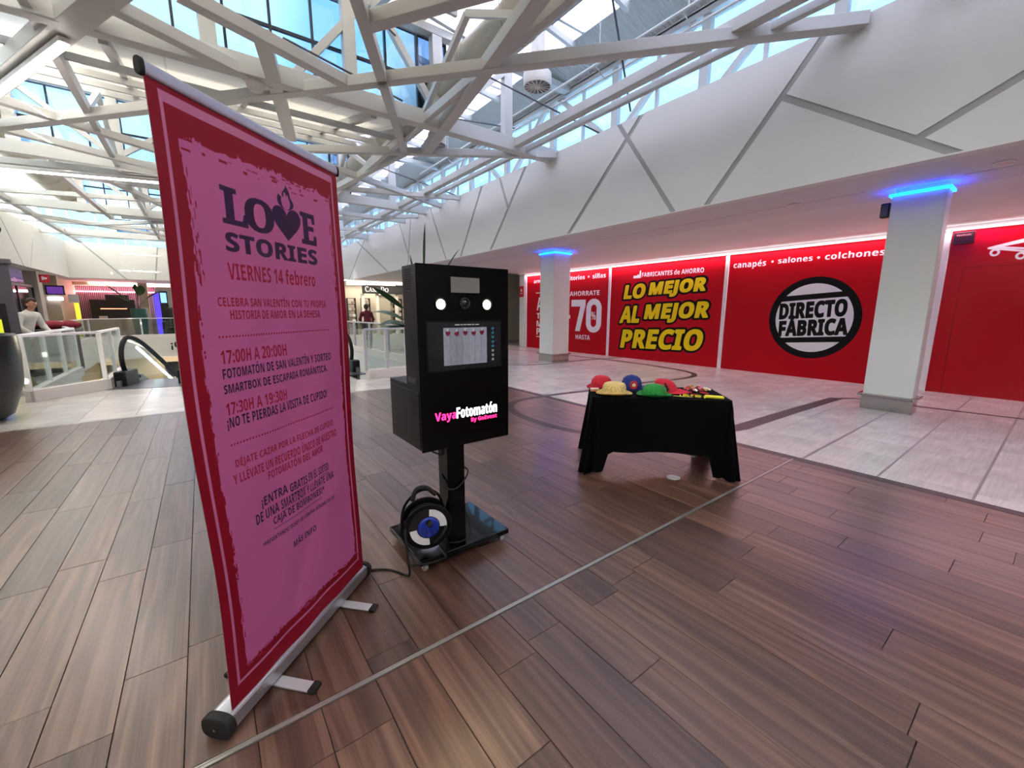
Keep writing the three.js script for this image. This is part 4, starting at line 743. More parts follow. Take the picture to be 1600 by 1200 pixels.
function deform(g, fn) { const p = g.attributes.position, v = V(0, 0, 0); for (let i = 0; i < p.count; i++) { v.fromBufferAttribute(p, i); fn(v); p.setXYZ(i, v.x, v.y, v.z); } g.computeVertexNormals(); return g; }
// crown profile as [radius, height]; brim curls up by `curl`
function hat(name, label, pos, turn, mats, crown, brim, curl, oval = 1.12) {
  const t = thing(name, label, 'hat', pos, turn);
  part('crown', deform(lathe(crown, 40), (v) => { v.x *= oval; }), mats[0], t);
  const [r0, r1] = brim;
  const b = part('brim', deform(lathe([[r0 - 0.004, 0.008], [r0 + (r1 - r0) * 0.5, 0.005], [r1 - 0.006, 0.012], [r1, 0.017], [r1 - 0.006, 0.008], [r0 + (r1 - r0) * 0.5, 0.001], [r0 - 0.004, 0.004]], 48), (v) => { v.x *= oval; const r = Math.hypot(v.x, v.z); if (r > r0) v.y += curl * (Math.abs(v.z) / r) ** 2 * (r - r0) / (r1 - r0); }), mats[1] ?? mats[0], t);
  part('band', deform(lathe([[r0 + 0.001, 0.008], [r0 + 0.003, 0.014], [r0 + 0.002, 0.03], [r0 - 0.002, 0.034]], 40), (v) => { v.x *= oval; }), mats[2] ?? mats[0], t);
  return t;
}
const sit = 0.724;
{
  const o = onTable(-0.5, -0.13, sit);
  hat('party_hat', 'red sequined hat at the back left corner of the table, behind the gold one', o, -0.6, [sequins(0xc4102e)], [[0.092, 0.004], [0.094, 0.05], [0.088, 0.09], [0.06, 0.125], [0.02, 0.136], [0, 0.137]], [0.093, 0.135], 0.02);
}
hat('party_hat', 'gold sequined trilby hat at the front left of the table', onTable(-0.4, 0.17, sit), -0.7, [sequins(0xdcc27a), sequins(0xd8b968), sequins(0xe2c886)], [[0.1, 0.004], [0.1, 0.04], [0.094, 0.085], [0.082, 0.108], [0.06, 0.116], [0.03, 0.108], [0, 0.104]], [0.1, 0.152], 0.018);
hat('party_hat', 'green sequined bowler hat at the front middle of the table', onTable(-0.04, 0.19, sit), -0.8, [sequins(0x1d8a34), sequins(0x2a9a40), sequins(0x1a7a2e)], [[0.098, 0.004], [0.1, 0.035], [0.092, 0.075], [0.066, 0.104], [0.03, 0.114], [0, 0.116]], [0.098, 0.142], 0.022);
{ // blue cap with a red flower emblem
  const o = onTable(-0.2, -0.14, sit), t = thing('baseball_cap', 'dark blue cap with a red round emblem and yellow centre', 'cap', o, -0.72);
  const blue = std(0x10266f, 0.8);
  part('crown', deform(lathe([[0.094, 0], [0.098, 0.03], [0.097, 0.07], [0.082, 0.11], [0.05, 0.134], [0.02, 0.141], [0, 0.142]], 40), (v) => { v.z *= 1.08; }), blue, t);
  const pk = new THREE.Shape(); pk.absarc(0, 0, 0.1, Math.PI + 0.3, -0.3, false); pk.bezierCurveTo(0.1, -0.15, 0.06, -0.175, 0, -0.178); pk.bezierCurveTo(-0.06, -0.175, -0.1, -0.15, -0.0955, -0.0295);
  part('peak', extrude(pk, 0.004, 0.002).rotateX(Math.PI / 2).rotateY(-1.0).translate(0, 0.016, 0), std(0x0c1c55, 0.7), t);
  const fl = new THREE.Shape(); for (let k = 0; k <= 64; k++) { const a = k / 64 * 6.283, r = 0.036 + 0.006 * Math.abs(Math.cos(a * 4)); fl[k ? 'lineTo' : 'moveTo'](r * Math.cos(a), r * Math.sin(a)); }
  const wrap = (g, lift) => deform(g, (v) => { const a = v.x / 0.1, h = v.y + 0.058, R = (h < 0.07 ? 0.0975 : 0.0975 - (h - 0.07) * 0.4) + lift + v.z; v.set(R * Math.sin(a), h, R * Math.cos(a) * 1.08); });
  const e = part('emblem', wrap(extrude(fl, 0.003, 0.001, { steps: 1 }), 0.0), std(0xb81523, 0.6), t, { label: 'red flower-shaped emblem' });
  part('emblem_centre', wrap(new THREE.CylinderGeometry(0.016, 0.017, 0.005, 24).rotateX(Math.PI / 2), 0.006), std(0xe9d79a, 0.6), e);
  part('button', new THREE.SphereGeometry(0.009, 14, 8).scale(1, 0.5, 1).translate(0, 0.143, 0), blue, t);
}
{ // red pointed felt hat lying over
  const o = onTable(0.12, -0.03, sit), t = thing('felt_hat', 'red felt hat with a peaked brim and a black painted figure', 'hat', o, -0.85);
  const red = std(0xbf1530, 0.85);
  part('crown', deform(new ParametricGeometry((a, b, v) => { const th = a * Math.PI * 2, r = 0.096 * Math.cos(b * Math.PI / 2) ** 0.6, flat = 1; v.set(r * Math.cos(th) * 1.15 - 0.05 * b, 0.128 * Math.sin(b * Math.PI / 2), r * Math.sin(th) * flat); }, 44, 18), (v) => { v.x -= 0.02 * v.y; }), red, t);
  part('brim', deform(new ParametricGeometry((a, b, v) => { const th = a * Math.PI * 2, pk = Math.max(0, Math.cos(th)) ** 2; const r = 0.094 + b * (0.03 + 0.065 * pk); v.set(r * Math.cos(th) * 1.1, 0.006 + 0.035 * (1 - b) * pk, r * Math.sin(th)); }, 56, 6), () => {}), std(0xbf1530, 0.85, { side: THREE.DoubleSide }), t);
  const blot = new THREE.Shape(); const q = [[-0.012, -0.04], [-0.02, -0.015], [-0.011, -0.008], [-0.021, 0.008], [-0.009, 0.016], [-0.014, 0.034], [0.0, 0.04], [0.009, 0.028], [0.004, 0.016], [0.018, 0.01], [0.008, 0.0], [0.024, -0.012], [0.012, -0.016], [0.026, -0.036], [0.008, -0.028], [0.002, -0.042]];
  q.forEach((p, i) => blot[i ? 'lineTo' : 'moveTo'](...p));
  part('painted_figure', deform(extrude(blot, 0.003, 0, { steps: 1 }), (v) => { const h = v.y + 0.062, b = Math.asin(Math.min(1, h / 0.128)) / (Math.PI / 2), R = 0.096 * Math.cos(b * Math.PI / 2) ** 0.6, x = v.x - 0.0; const zc = Math.sqrt(Math.max(0, R * R - (x / 1.15) ** 2)); v.set(x - 0.05 * b - 0.02 * h, h, zc + 0.006 + v.z * 0.4); }), std(0x14080b, 0.8), t);
}
{ // garland
  const o = onTable(0.43, -0.15, sit), t = thing('flower_garland', 'heaped garland of small coloured paper flowers at the back right of the table', 'garland', o, -0.75);
  const cols = [0xc22a45, 0xe4d3c2, 0xe3b04a, 0xd97c8c, 0xb83b2c, 0xf0e6d4];
  const petals = cols.map(() => []);
  for (let k = 0; k < 34; k++) {
    const a = rr(0, 6.28), R = 0.095 * Math.sqrt(rnd()), x = R * Math.cos(a) * 1.25, z = R * Math.sin(a) * 0.8, y = 0.012 + 0.045 * rnd() * (1 - R / 0.13), s = rr(0.013, 0.02), tx = rr(-0.7, 0.7), tz = rr(-0.7, 0.7);
    for (let p = 0; p < 5; p++) petals[k % 6].push(new THREE.SphereGeometry(s * 0.6, 7, 5).scale(1, 0.3, 0.7).translate(s * 0.6, 0, 0).rotateY(p * 1.2566).rotateX(tx).rotateZ(tz).translate(x, y, z));
  }
  petals.forEach((g, i) => part('flowers', g, std(cols[i], 0.8, { side: THREE.DoubleSide }), t));
  part('string', new THREE.TorusGeometry(0.085, 0.004, 6, 40).scale(1.2, 0.8, 1).rotateX(Math.PI / 2).translate(0, 0.01, 0), std(0xb02b3b, 0.8), t);
}
function paddle(label, o, turn, col) {
  const t = thing('foam_paddle', label, 'paddle', o, turn);
  part('disc', extrude((() => { const s = new THREE.Shape(); s.absarc(0, 0, 0.072, 0, 7, false); return s; })(), 0.012, 0.003).rotateX(-Math.PI / 2).translate(0, 0.003, 0), std(col, 0.7), t);
  part('handle', rbox(-0.014, 0.014, 0.003, 0.014, 0.068, 0.16, 0.004), std(col, 0.7), t);
}
paddle('flat red round foam paddle near the front right corner of the table', onTable(0.51, 0.12, sit), 2.9, 0xc0242c);
paddle('darker red round foam paddle right in front of the flower garland', onTable(0.37, 0.07, sit), 2.9, 0xa81f2a);
function foamGlasses(label, o, turn, k = 1) {
  const t = thing('foam_glasses', label, 'glasses', o, turn), c = std(0xe3d23a, 0.65), rings = [];
  for (const x of [-0.052, 0.052]) { const s = new THREE.Shape(); s.absarc(x, 0, 0.05 * k, 0, 6.2832, false); const h = new THREE.Path(); h.absarc(x, 0, 0.028 * k, 0, 6.2832, true); s.holes.push(h); rings.push(extrude(s, 0.01, 0.002).rotateX(-Math.PI / 2)); }
  part('frame', [...rings, rbox(-0.012, 0.012, 0, 0.012, -0.02, 0.0, 0.003)], c, t);
  for (const x of [-0.101, 0.101]) part('temple', rbox(x - 0.005, x + 0.005, 0, 0.01, -0.01, 0.075, 0.003), c, t);
}
foamGlasses('pair of big yellow foam glasses lying between the paddles', onTable(0.3, 0.17, sit + 0.002), -0.95);
{
  const t = thing('toy_wand', 'thin black and yellow stick lying at the front of the table', 'toy', onTable(0.2, 0.24, sit), -1.0);
  part('stick', rod([-0.09, 0.007, 0], [0.09, 0.007, 0.01], 0.006), M.black, t); part('stripe', [rod([-0.08, 0.013, 0.002], [0.02, 0.013, 0.006], 0.004), rod([0.04, 0.013, 0.006], [0.085, 0.012, 0.01], 0.004)], std(0xd8c552, 0.6), t);
}
{
  const t = thing('foam_stick', 'long yellow foam piece at the front right of the table', 'toy', onTable(0.47, 0.24, sit), -0.95);
  part('body', deform(new THREE.CapsuleGeometry(0.016, 0.13, 6, 14).rotateZ(Math.PI / 2).translate(0, 0.014, 0), (v) => { v.y = Math.max(0.001, v.y); v.z += 0.012 * Math.sin(v.x * 14); }), std(0xe6d936, 0.65), t);
}
{ const o = onTable(-0.575, 0.04, sit), t = thing('paper_crown', 'small orange and white paper trim beside the red sequined hat', 'toy', o, -0.6); part('band', rbox(-0.04, 0.04, 0, 0.03, -0.012, 0.012, 0.004), std(0xe08a5a, 0.8), t); part('trim', rbox(-0.042, 0.042, 0.018, 0.034, -0.014, 0.014, 0.004), std(0xe9d8cc, 0.8), t); }
single('plastic_lid', 'small clear plastic lid lying on the planks under the table', 'lid', lathe([[0, 0.004], [0.05, 0.004], [0.056, 0.009], [0.06, 0.009], [0.061, 0.002], [0.055, 0.0015], [0, 0.001]], 32).translate(3.3, 0.001, -1.98), phys(0xf4f6f8, 0.12, { transmission: 0.75, thickness: 0 }));

// ------------------------------------------------------------------ ESCALATOR VOID AND LOWER LEVEL
const farTile = phys(0xc9c5bf, 0.3, { map: tileMats[0].map });
{
  const slabShape = (pts, name, label) => { const s = structure(name, label); part('slab', extrude(shapeOf(pts.map(([x, z]) => [x, -z])), 1.1).rotateX(-Math.PI / 2).translate(0, -1.105, 0), [M.plaster, M.plaster][0], s); part('paving', extrude(shapeOf(pts.map(([x, z]) => [x, -z])), 0.004).rotateX(-Math.PI / 2).translate(0, -0.004, 0), std(0xbdb8b2, 0.35), s); return s; };
  slabShape([[-13, -11.26], [-2.5, -11.26], [-2.5, -14.2], [-4.2, -21], [-4.5, -29.5], [-2.7, -31], [5, -31], [5, -40], [-13, -40]], 'floor_left', 'walkway slab on the far and left side of the escalator void');
  slabShape([[4.5, -9.4], [4.83, -9.4], [4.83, -16.12], [12.1, -16.12], [12.1, -40], [5.01, -40], [5.01, -31], [4.5, -28]], 'floor_right', 'walkway slab on the right side of the escalator void');
  const low = structure('floor_lower', 'lower mall level seen through the void');
  part('slab', box(-13, 12, -3.4, -3.2, -40, -8), std(0xb9b4ac, 0.35), low);
  part('wall_board', [box(-13, 12, -3.2, -1.1, -33.3, -33), box(-5.2, -5, -3.2, -1.1, -33, -11), box(5.2, 5.4, -3.2, -1.1, -33, -9.4), box(-5, 5.2, -3.2, -0.3, -9.2, -9.0)], std(0xb7a98f, 0.7), low);
  const l = new THREE.RectAreaLight(0xfff0da, 2.4 * LAMP, 5, 12); l.name = 'lower_hall_light'; l.position.set(1.6, -1.25, -21); l.rotation.x = -Math.PI / 2; 
  for (const x of [-1.6, 1.9]) { const t = thing('lower_light_panel', x < 0 ? 'left glowing ceiling panel of the lower level' : 'right glowing ceiling panel of the lower level', 'light', [x, -1.15, -31.8]); part('panel', rbox(-0.9, 0.9, 0, 0.04, -0.3, 0.3, 0.01), glow(0xfff0da, 3), t); const q = new THREE.RectAreaLight(0xfff0da, 6 * LAMP, 1.8, 0.6); q.name = 'panel_light'; q.position.set(0, -0.02, 0); q.rotation.x = -Math.PI / 2; t.add(q); }
  for (const [x0, x1, label] of [[-2.2, 0.4, 'dark shop window of the lower level, left'], [0.9, 3.4, 'dark shop window of the lower level, right']]) { const t = thing('shop_window', label, 'window', [x0, -2.6, -32.95]); part('frame', [rbox(0, x1 - x0, 0, 0.08, -0.02, 0.06), rbox(0, x1 - x0, 1.02, 1.1, -0.02, 0.06), rbox(0, 0.08, 0.08, 1.02, -0.02, 0.06), rbox(x1 - x0 - 0.08, x1 - x0, 0.08, 1.02, -0.02, 0.06)], std(0x9c9280, 0.5), t); part('pane', box(0.08, x1 - x0 - 0.08, 0.08, 1.02, 0, 0.02), phys(0x15161a, 0.1), t); }
  const sign = thing('fascia_lettering', 'black lettering on the white slab edge across the escalator void', 'sign', [-1.62, -0.62, -30.985]);
  const g = new TextGeometry('¡Gr', { font, size: 0.4, depth: 0.012, curveSegments: 5 }); part('letters', g, std(0x17171b, 0.5), sign);
}
// rails: glass balustrades with steel posts
function rail(label, pts, { h = 1.1, plinth = 0.2, posts = 1.2, post = M.aluPlain, cap = M.aluPlain, group } = {}) {
  const t = thing('balustrade', label, 'balustrade', [0, 0, 0]); 
  for (let i = 0; i + 1 < pts.length; i++) {
    const a = V(pts[i][0], 0, pts[i][1]), b = V(pts[i + 1][0], 0, pts[i + 1][1]), L = a.distanceTo(b), n = Math.max(1, Math.round(L / posts));
    part('handrail', beam([a.x, h, a.z], [b.x, h, b.z], 0.075, 0.045, 0.008), cap, t);
    part('plinth', beam([a.x, plinth / 2, a.z], [b.x, plinth / 2, b.z], 0.14, plinth, 0.006), std(0xd9d3cf, 0.5), t);
    for (let k = 0; k < n; k++) {
      const p = a.clone().lerp(b, k / n), q = a.clone().lerp(b, (k + 1) / n), d = q.clone().sub(p).normalize().multiplyScalar(0.05);
      part('pane', beam([p.x + d.x, (h + plinth) / 2, p.z + d.z], [q.x - d.x, (h + plinth) / 2, q.z - d.z], 0.012, h - plinth - 0.06), M.glass, t);
      part('post', beam([p.x, plinth - 0.02, p.z], [p.x, h - 0.01, p.z], 0.07, 0.07, 0.006), post, t);
    }
    if (i + 2 === pts.length) part('post', beam([b.x, plinth - 0.02, b.z], [b.x, h - 0.01, b.z], 0.07, 0.07, 0.006), post, t);
  }
  return t;
}
const whitePost = std(0xf2f2ee, 0.25);
rail('glass balustrade box with white posts on a white plinth, left of the banner', [[-2.45, -13.9], [-2.42, -10.2], [-1.62, -11.08], [-1.62, -13.4]], { posts: 1.25, post: whitePost, cap: std(0xe6e3ea, 0.3) });
rail('long dark-looking glass balustrade along the far edge of the void', [[-2.6, -14.3], [-4.3, -21], [-4.6, -29.5], [-2.75, -31.08], [4.9, -31.08]], { posts: 1.7 });
rail('glass balustrade with steel posts between banner and kiosk', [[2.84, -9.28], [4.78, -9.36]], { posts: 0.48 });
rail('glass balustrade running away along the right walkway behind the kiosk', [[4.74, -9.5], [4.6, -16.2], [4.6, -27.5]], { posts: 1.6 });

// escalators
function escalator(label, pos, turn, len = 9) {   // local: starts at the origin, descends along +x at 30 degrees
  const t = thing('escalator', label, 'escalator', pos, turn), c = Math.cos(Math.PI / 6), s = 0.5;
  const at = (d, y) => [d * c, y - d * s];
  for (const z of [-0.52, 0.52]) {
    const arc = []; for (let k = 0; k <= 10; k++) { const a = Math.PI * (1.42 - k / 10 * 0.9); arc.push([0.0 + 0.42 * Math.cos(a), 0.52 + 0.44 * Math.sin(a), z]); }
    const pts = [[0.2, 0.1, z], ...arc.slice(1), [...at(0.6, 1.02 + 0.1), z], [...at(len, 1.02), z]];
    part('handrail', tube(pts, 0.045, 90, 8), M.rubber, t);
    const sh = shapeOf([[-0.3, 0.25], [-0.38, 0.5], [-0.25, 0.82], [0.05, 0.93], at(0.6, 1.05), at(len, 0.96), at(len, 0.02), [0.35, 0.02], [-0.1, 0.1]]);
    part('glass_side', extrude(sh, 0.01).translate(0, 0, z - 0.005), M.glass, t);
    part('skirt', extrude(shapeOf([[-0.7, 0.12], [0.3, 0.14], at(len, 0.16), at(len, -0.5), [0, -0.5], [-0.7, -0.2]]), 0.06).translate(0, 0, z - 0.03), std(0x8d8f92, 0.35, { metalness: 0.6 }), t);
    const led = []; for (let d = 0.35; d < len - 0.3; d += 0.42) led.push(beam([...at(d, 0.9), z], [...at(d + 0.36, 0.9), z], 0.03, 0.05)); part('light_segments', led, glow(0xd8f2ff, 2.2), t);
    part('newel_base', rbox(-0.62, -0.05, -0.02, 0.3, z - 0.1, z + 0.1, 0.03), M.black, t);
  }
  const steps = []; for (let d = 0.3; d < len; d += 0.44) steps.push(box(d * c, d * c + 0.4, -d * s - 0.22, -d * s, -0.46, 0.46)); part('steps', steps, std(0x5d6066, 0.4, { metalness: 0.5 }), t);
  part('landing_plate', rbox(-1.0, 0.3, -0.02, 0.006, -0.6, 0.6, 0.003), std(0x6a6a6d, 0.35, { metalness: 0.6 }), t);
  return t;
}
escalator('escalator going down from the landing just left of the banner', [-0.78, 0, -11.7], 75 * Math.PI / 180, 6.2);
escalator('escalator between the banner and the kiosk, only its rounded handrail end in view', [2.35, 0, -11.0], 100 * Math.PI / 180, 6.2);

// ------------------------------------------------------------------ SHOPS AT THE FAR AND LEFT SIDES
{
  const s = thing('slatted_shop', 'shop front of purple vertical slats with a pink light line, beyond the void', 'shop', [-4.6, 0, -36]);
  part('wall_board', box(-2.0, 2.35, 0, 3.22, -0.25, -0.1), std(0x34253a, 0.7), s);
  const sl = []; for (let x = -1.95; x < 2.3; x += 0.085) sl.push(box(x, x + 0.045, 0.9, 3.05, -0.1, -0.03)); part('slats', sl, std(0xb295ae, 0.6), s, { kind: 'stuff' });
  part('header', box(-2.0, 4.0, 3.02, 3.22, -0.1, 0.55), std(0xd8c4a4, 0.6), s);
  part('pink_light', rbox(-1.95, 2.3, 2.66, 2.7, -0.02, 0.03, 0.01), glow(0xff9aa0, 6), s);
  part('ceiling_light', rbox(-0.6, 6.2, 3.15, 3.2, 0.6, 0.66, 0.01), glow(0xfff0dc, 4), s);
  part('counter', rbox(-1.9, 2.6, 0, 1.0, 0.7, 1.3, 0.02), std(0x9c958a, 0.5), s);
  part('kitchen_block', [rbox(-0.75, 1.3, 1.0, 2.2, 0.0, 0.4, 0.03), rbox(0.0, 1.0, 2.1, 2.5, 0.0, 0.5, 0.03)], std(0x141216, 0.4), s, { label: 'black kitchen block behind the counter' });
  part('shelf_light', rbox(-0.3, 0.9, 1.62, 1.66, 0.4, 0.42, 0.005), glow(0xff8a5a, 1.2), s);
  part('till', rbox(-0.35, 0.0, 1.0, 1.2, 0.75, 0.95, 0.01), std(0xbfc0c4, 0.5), s);
  const l = new THREE.RectAreaLight(0xffa8b0, 22 * LAMP, 4.2, 0.1); l.name = 'shop_light'; l.position.set(0.2, 2.6, 0.1); l.lookAt(-4.6 + 0.2, 1.2, -34); s.add(l); l.rotation.set(-0.7, Math.PI, 0);
  const l2 = new THREE.RectAreaLight(0xfff0dc, 7 * LAMP, 6, 0.1); l2.name = 'ceiling_light'; l2.position.set(2.8, 3.12, 0.65); l2.rotation.x = -Math.PI / 2; s.add(l2);
}
{
  const t = thing('lit_column', 'violet lit panel column right of the slatted shop', 'panel', [-2.0, 0, -34.6]);
  part('board', rbox(-0.28, 0.28, 0, 2.6, -0.05, 0.05, 0.02), std(0x5248b8, 0.5, { emissive: 0x4030c0, emissiveIntensity: 0.35 }), t); part('edge', [rbox(-0.33, -0.28, 0, 2.65, -0.06, 0.06, 0.01), rbox(0.28, 0.33, 0, 2.65, -0.06, 0.06, 0.01)], std(0xb9a6d8, 0.5), t);
}
{
  const t = thing('glass_column', 'pale square column between the slatted shop and the violet panel', 'column', [-2.75, 0, -34.8]);
  part('shaft', rbox(-0.22, 0.22, 0, 3.2, -0.2, 0.2, 0.02), std(0xb4aa98, 0.6), t); part('poster', rbox(-0.15, 0.18, 1.1, 1.7, 0.2, 0.22, 0.005), std(0xd8d2c4, 0.6), t);
}
{
  const t = thing('massage_chair', 'bulky black armchair behind the far balustrade, by the banner edge', 'chair', [-1.15, 0, -32.2]);
  part('seat', rbox(-0.55, 0.55, 0.15, 0.62, -0.5, 0.45, 0.12, 4), M.black, t); part('backrest', rbox(-0.5, 0.5, 0.5, 1.72, -0.6, -0.25, 0.15, 4), M.black, t);
  for (const x of [-0.6, 0.6]) part('armrest', rbox(x - 0.14, x + 0.14, 0.1, 0.95, -0.45, 0.45, 0.12, 4), M.black, t);
  part('base', rbox(-0.5, 0.5, 0, 0.16, -0.45, 0.4, 0.03), M.rubber, t);
}
{
  const t = thing('info_totem', 'slim dark screen totem standing behind the black armchair', 'sign', [-1.75, 0, -33.6]);
  part('body', rbox(-0.2, 0.2, 0.04, 2.7, -0.05, 0.05, 0.02), M.black, t); part('screen', rbox(-0.14, 0.14, 2.0, 2.6, 0.05, 0.056, 0.002), glow(0x6fa0e8, 0.9, 0x101010), t); part('foot', rbox(-0.3, 0.3, 0, 0.04, -0.2, 0.2, 0.01), M.black, t);
}
{
  const t = thing('shop_rack', 'bright white shop bay with hanging clothes, just left of the banner edge', 'shop', [-0.4, 0, -36.5]);
  part('bay', [box(-0.6, 1.6, 0, 0.05, -0.6, 0.6), box(-0.6, 1.6, 0.05, 2.9, -0.7, -0.6), box(1.55, 1.6, 0.05, 2.9, -0.6, 0.6), box(-0.6, 1.6, 2.85, 2.9, -0.6, 0.6)], std(0xd8d4cc, 0.6), t);
  part('rail', rod([-0.5, 1.9, 0], [1.5, 1.9, 0], 0.02), M.chrome, t);
  const cols = [0x3a3238, 0xb7b2a8, 0x8a2a38, 0x4c5566, 0xc9c2b4];
  for (let k = 0; k < 10; k++) part('garment', deform(rbox(-0.03, 0.03, 1.0, 1.84, -0.22, 0.22, 0.02), (v) => { v.z *= 0.7 + 0.4 * (1.84 - v.y); }).translate(-0.4 + k * 0.2, 0, 0), std(cols[k % 5], 0.85), t);
}
// left side: beige wall, glass front with violet banner, monitor, fire sign, dark kiosk
{
  const w = structure('wall_left_shops', 'beige pier and glass shop front on the left');
  part('pier', [box(-6.4, -5.55, 0, SY, -30.6, -30.2), box(-6.4, -5.9, 0, SY, -36, -30.6)], std(0xb09f88, 0.7), w);
  part('pier', box(-6.2, -5.6, 0, SY, -27.9, -27.3), std(0x9d9690, 0.7), w);
  part('shop_back', [box(-9.3, -9, 0, SY, -30, -12), box(-9, -6, 0, SY, -28.2, -27.9)], std(0x6f6a68, 0.7), w);
  part('shop_pane', box(-5.78, -5.77, 0.1, 2.5, -27.3, -19), M.glass, w); 
  part('shop_frame', [beam([-5.77, 0.05, -27.3], [-5.77, 0.05, -19], 0.06, 0.1), ...[-27.2, -25.2, -23.2, -21.2, -19].map((z) => beam([-5.77, 0.1, z], [-5.77, 2.55, z], 0.06, 0.06))], M.darkFrame, w);
  part('shop_rail', beam([-5.77, 2.55, -27.3], [-5.77, 2.55, -19], 0.08, 0.1), M.darkFrame, w);
}
{
  const t = thing('violet_banner', 'violet printed strip over the left shop front', 'sign', [-5.7, 2.62, -22.6]);
  const tx = canvasTexture(512, 96, (g, w, h) => { for (let i = 0; i < 26; i++) { g.fillStyle = ['#3a2c86', '#54389c', '#7e4aa8', '#2d2a70', '#b07ac0'][Math.floor(rnd() * 5)]; g.fillRect(rnd() * w - 40, rnd() * h * 0.9, rr(60, 220), rr(8, 40)); } g.fillStyle = '#c58ac8'; g.fillRect(0, 76, w, 9); });
  part('board', rbox(-0.03, 0, 0, 0.55, -3.3, 3.3, 0.005), std(0x43307f, 0.5), t);
  const f = part('print', new THREE.PlaneGeometry(6.5, 0.53), std(0xffffff, 0.5, { map: tx }), t); f.rotation.y = Math.PI / 2; f.position.set(0.002, 0.275, 0);
}
{
  const t = thing('fire_sign', 'small red fire sign under the left fascia', 'sign', [-5.3, 2.72, -26.9]); part('board', rbox(-0.16, 0.16, 0, 0.34, -0.01, 0.01, 0.004), std(0xb8122a, 0.5), t); part('symbol', [box(-0.06, 0.08, 0.14, 0.22, 0.01, 0.014), box(-0.08, -0.02, 0.1, 0.26, 0.01, 0.014)], std(0xf0e8ea, 0.5), t);
}
{
  const t = thing('wall_monitor', 'small dark wall monitor above a pale lamp on the beige pier', 'monitor', [-5.62, 2.28, -30.15]); part('body', rbox(-0.36, 0.3, 0, 0.46, -0.04, 0.04, 0.015), M.black, t); part('screen', rbox(-0.3, 0.24, 0.06, 0.4, 0.04, 0.045, 0.002), glow(0x5a2f86, 0.4, 0x101010), t); part('bracket', rbox(-0.1, 0.04, 0.12, 0.3, -0.06, -0.04, 0.005), M.black, t);
}
{
  const t = thing('wall_lamp', 'pale glowing wall lamp under the small monitor', 'lamp', [-5.65, 2.02, -30.1]); part('shade', rbox(-0.3, 0.24, 0, 0.17, -0.05, 0.06, 0.04, 3), glow(0xdfe8ff, 1.6), t); part('mount', rbox(-0.1, 0.05, 0.05, 0.12, -0.08, -0.05, 0.005), M.alu, t);
}
{
  const t = thing('yellow_board', 'narrow yellow upright board with a white card on top, beside the slatted shop', 'sign', [-5.5, 0, -33.2]); part('post', rbox(-0.1, 0.1, 0.02, 1.95, -0.03, 0.03, 0.01), std(0xd9d63c, 0.5, { emissive: 0xd9d63c, emissiveIntensity: 0.15 }), t); part('card', rbox(-0.28, 0.14, 1.97, 2.4, -0.02, 0.02, 0.01), std(0xd5e2ec, 0.5), t); part('foot', rbox(-0.25, 0.25, 0, 0.02, -0.2, 0.2, 0.005), M.grey, t);
}
{
  const t = thing('info_kiosk', 'tall dark grey kiosk with a blue and green screen at the left picture edge', 'kiosk', [-3.4, 0, -12.7], 0.35);
  part('body', rbox(-0.62, 0.4, 0.02, 2.45, -0.3, 0.3, 0.03), std(0x45434c, 0.5), t); part('niche', rbox(-0.55, 0.26, 0.3, 1.65, 0.28, 0.305, 0.01), std(0x0a0a0c, 0.3), t);
  part('screen', rbox(-0.5, 0.1, 0.35, 1.3, 0.305, 0.312, 0.003), glow(0x1668c8, 0.4, 0x0a1a2a), t); part('screen_edge', rbox(0.1, 0.17, 0.35, 1.34, 0.305, 0.314, 0.003), glow(0x9aa018, 0.7, 0x202010), t); part('top', rbox(-0.66, 0.44, 2.4, 2.5, -0.33, 0.34, 0.02), std(0x4c4a52, 0.5), t);
}
{
  const t = thing('display_table', 'low display with dark red goods behind the glass box', 'table', [-3.3, 0, -15.2]); part('top', rbox(-0.6, 0.75, 0.98, 1.06, -0.5, 0.5, 0.02), std(0x2c2a28, 0.6), t); part('side', rbox(-0.52, 0.66, 0, 0.98, -0.44, 0.44, 0.02), std(0x33302c, 0.7), t);
  for (let k = 0; k < 5; k++) part('goods', deform(new THREE.SphereGeometry(0.16, 16, 10).scale(1.3, 0.75, 1), (v) => { v.y = Math.max(v.y, -0.09); v.x *= 1 + 0.2 * Math.sin(v.z * 30 + k); }).translate(-0.4 + k * 0.24, 1.15, (k % 2) * 0.2 - 0.1), std(k % 3 === 2 ? 0x4a3c2c : 0x7a1528, 0.8), t);
}
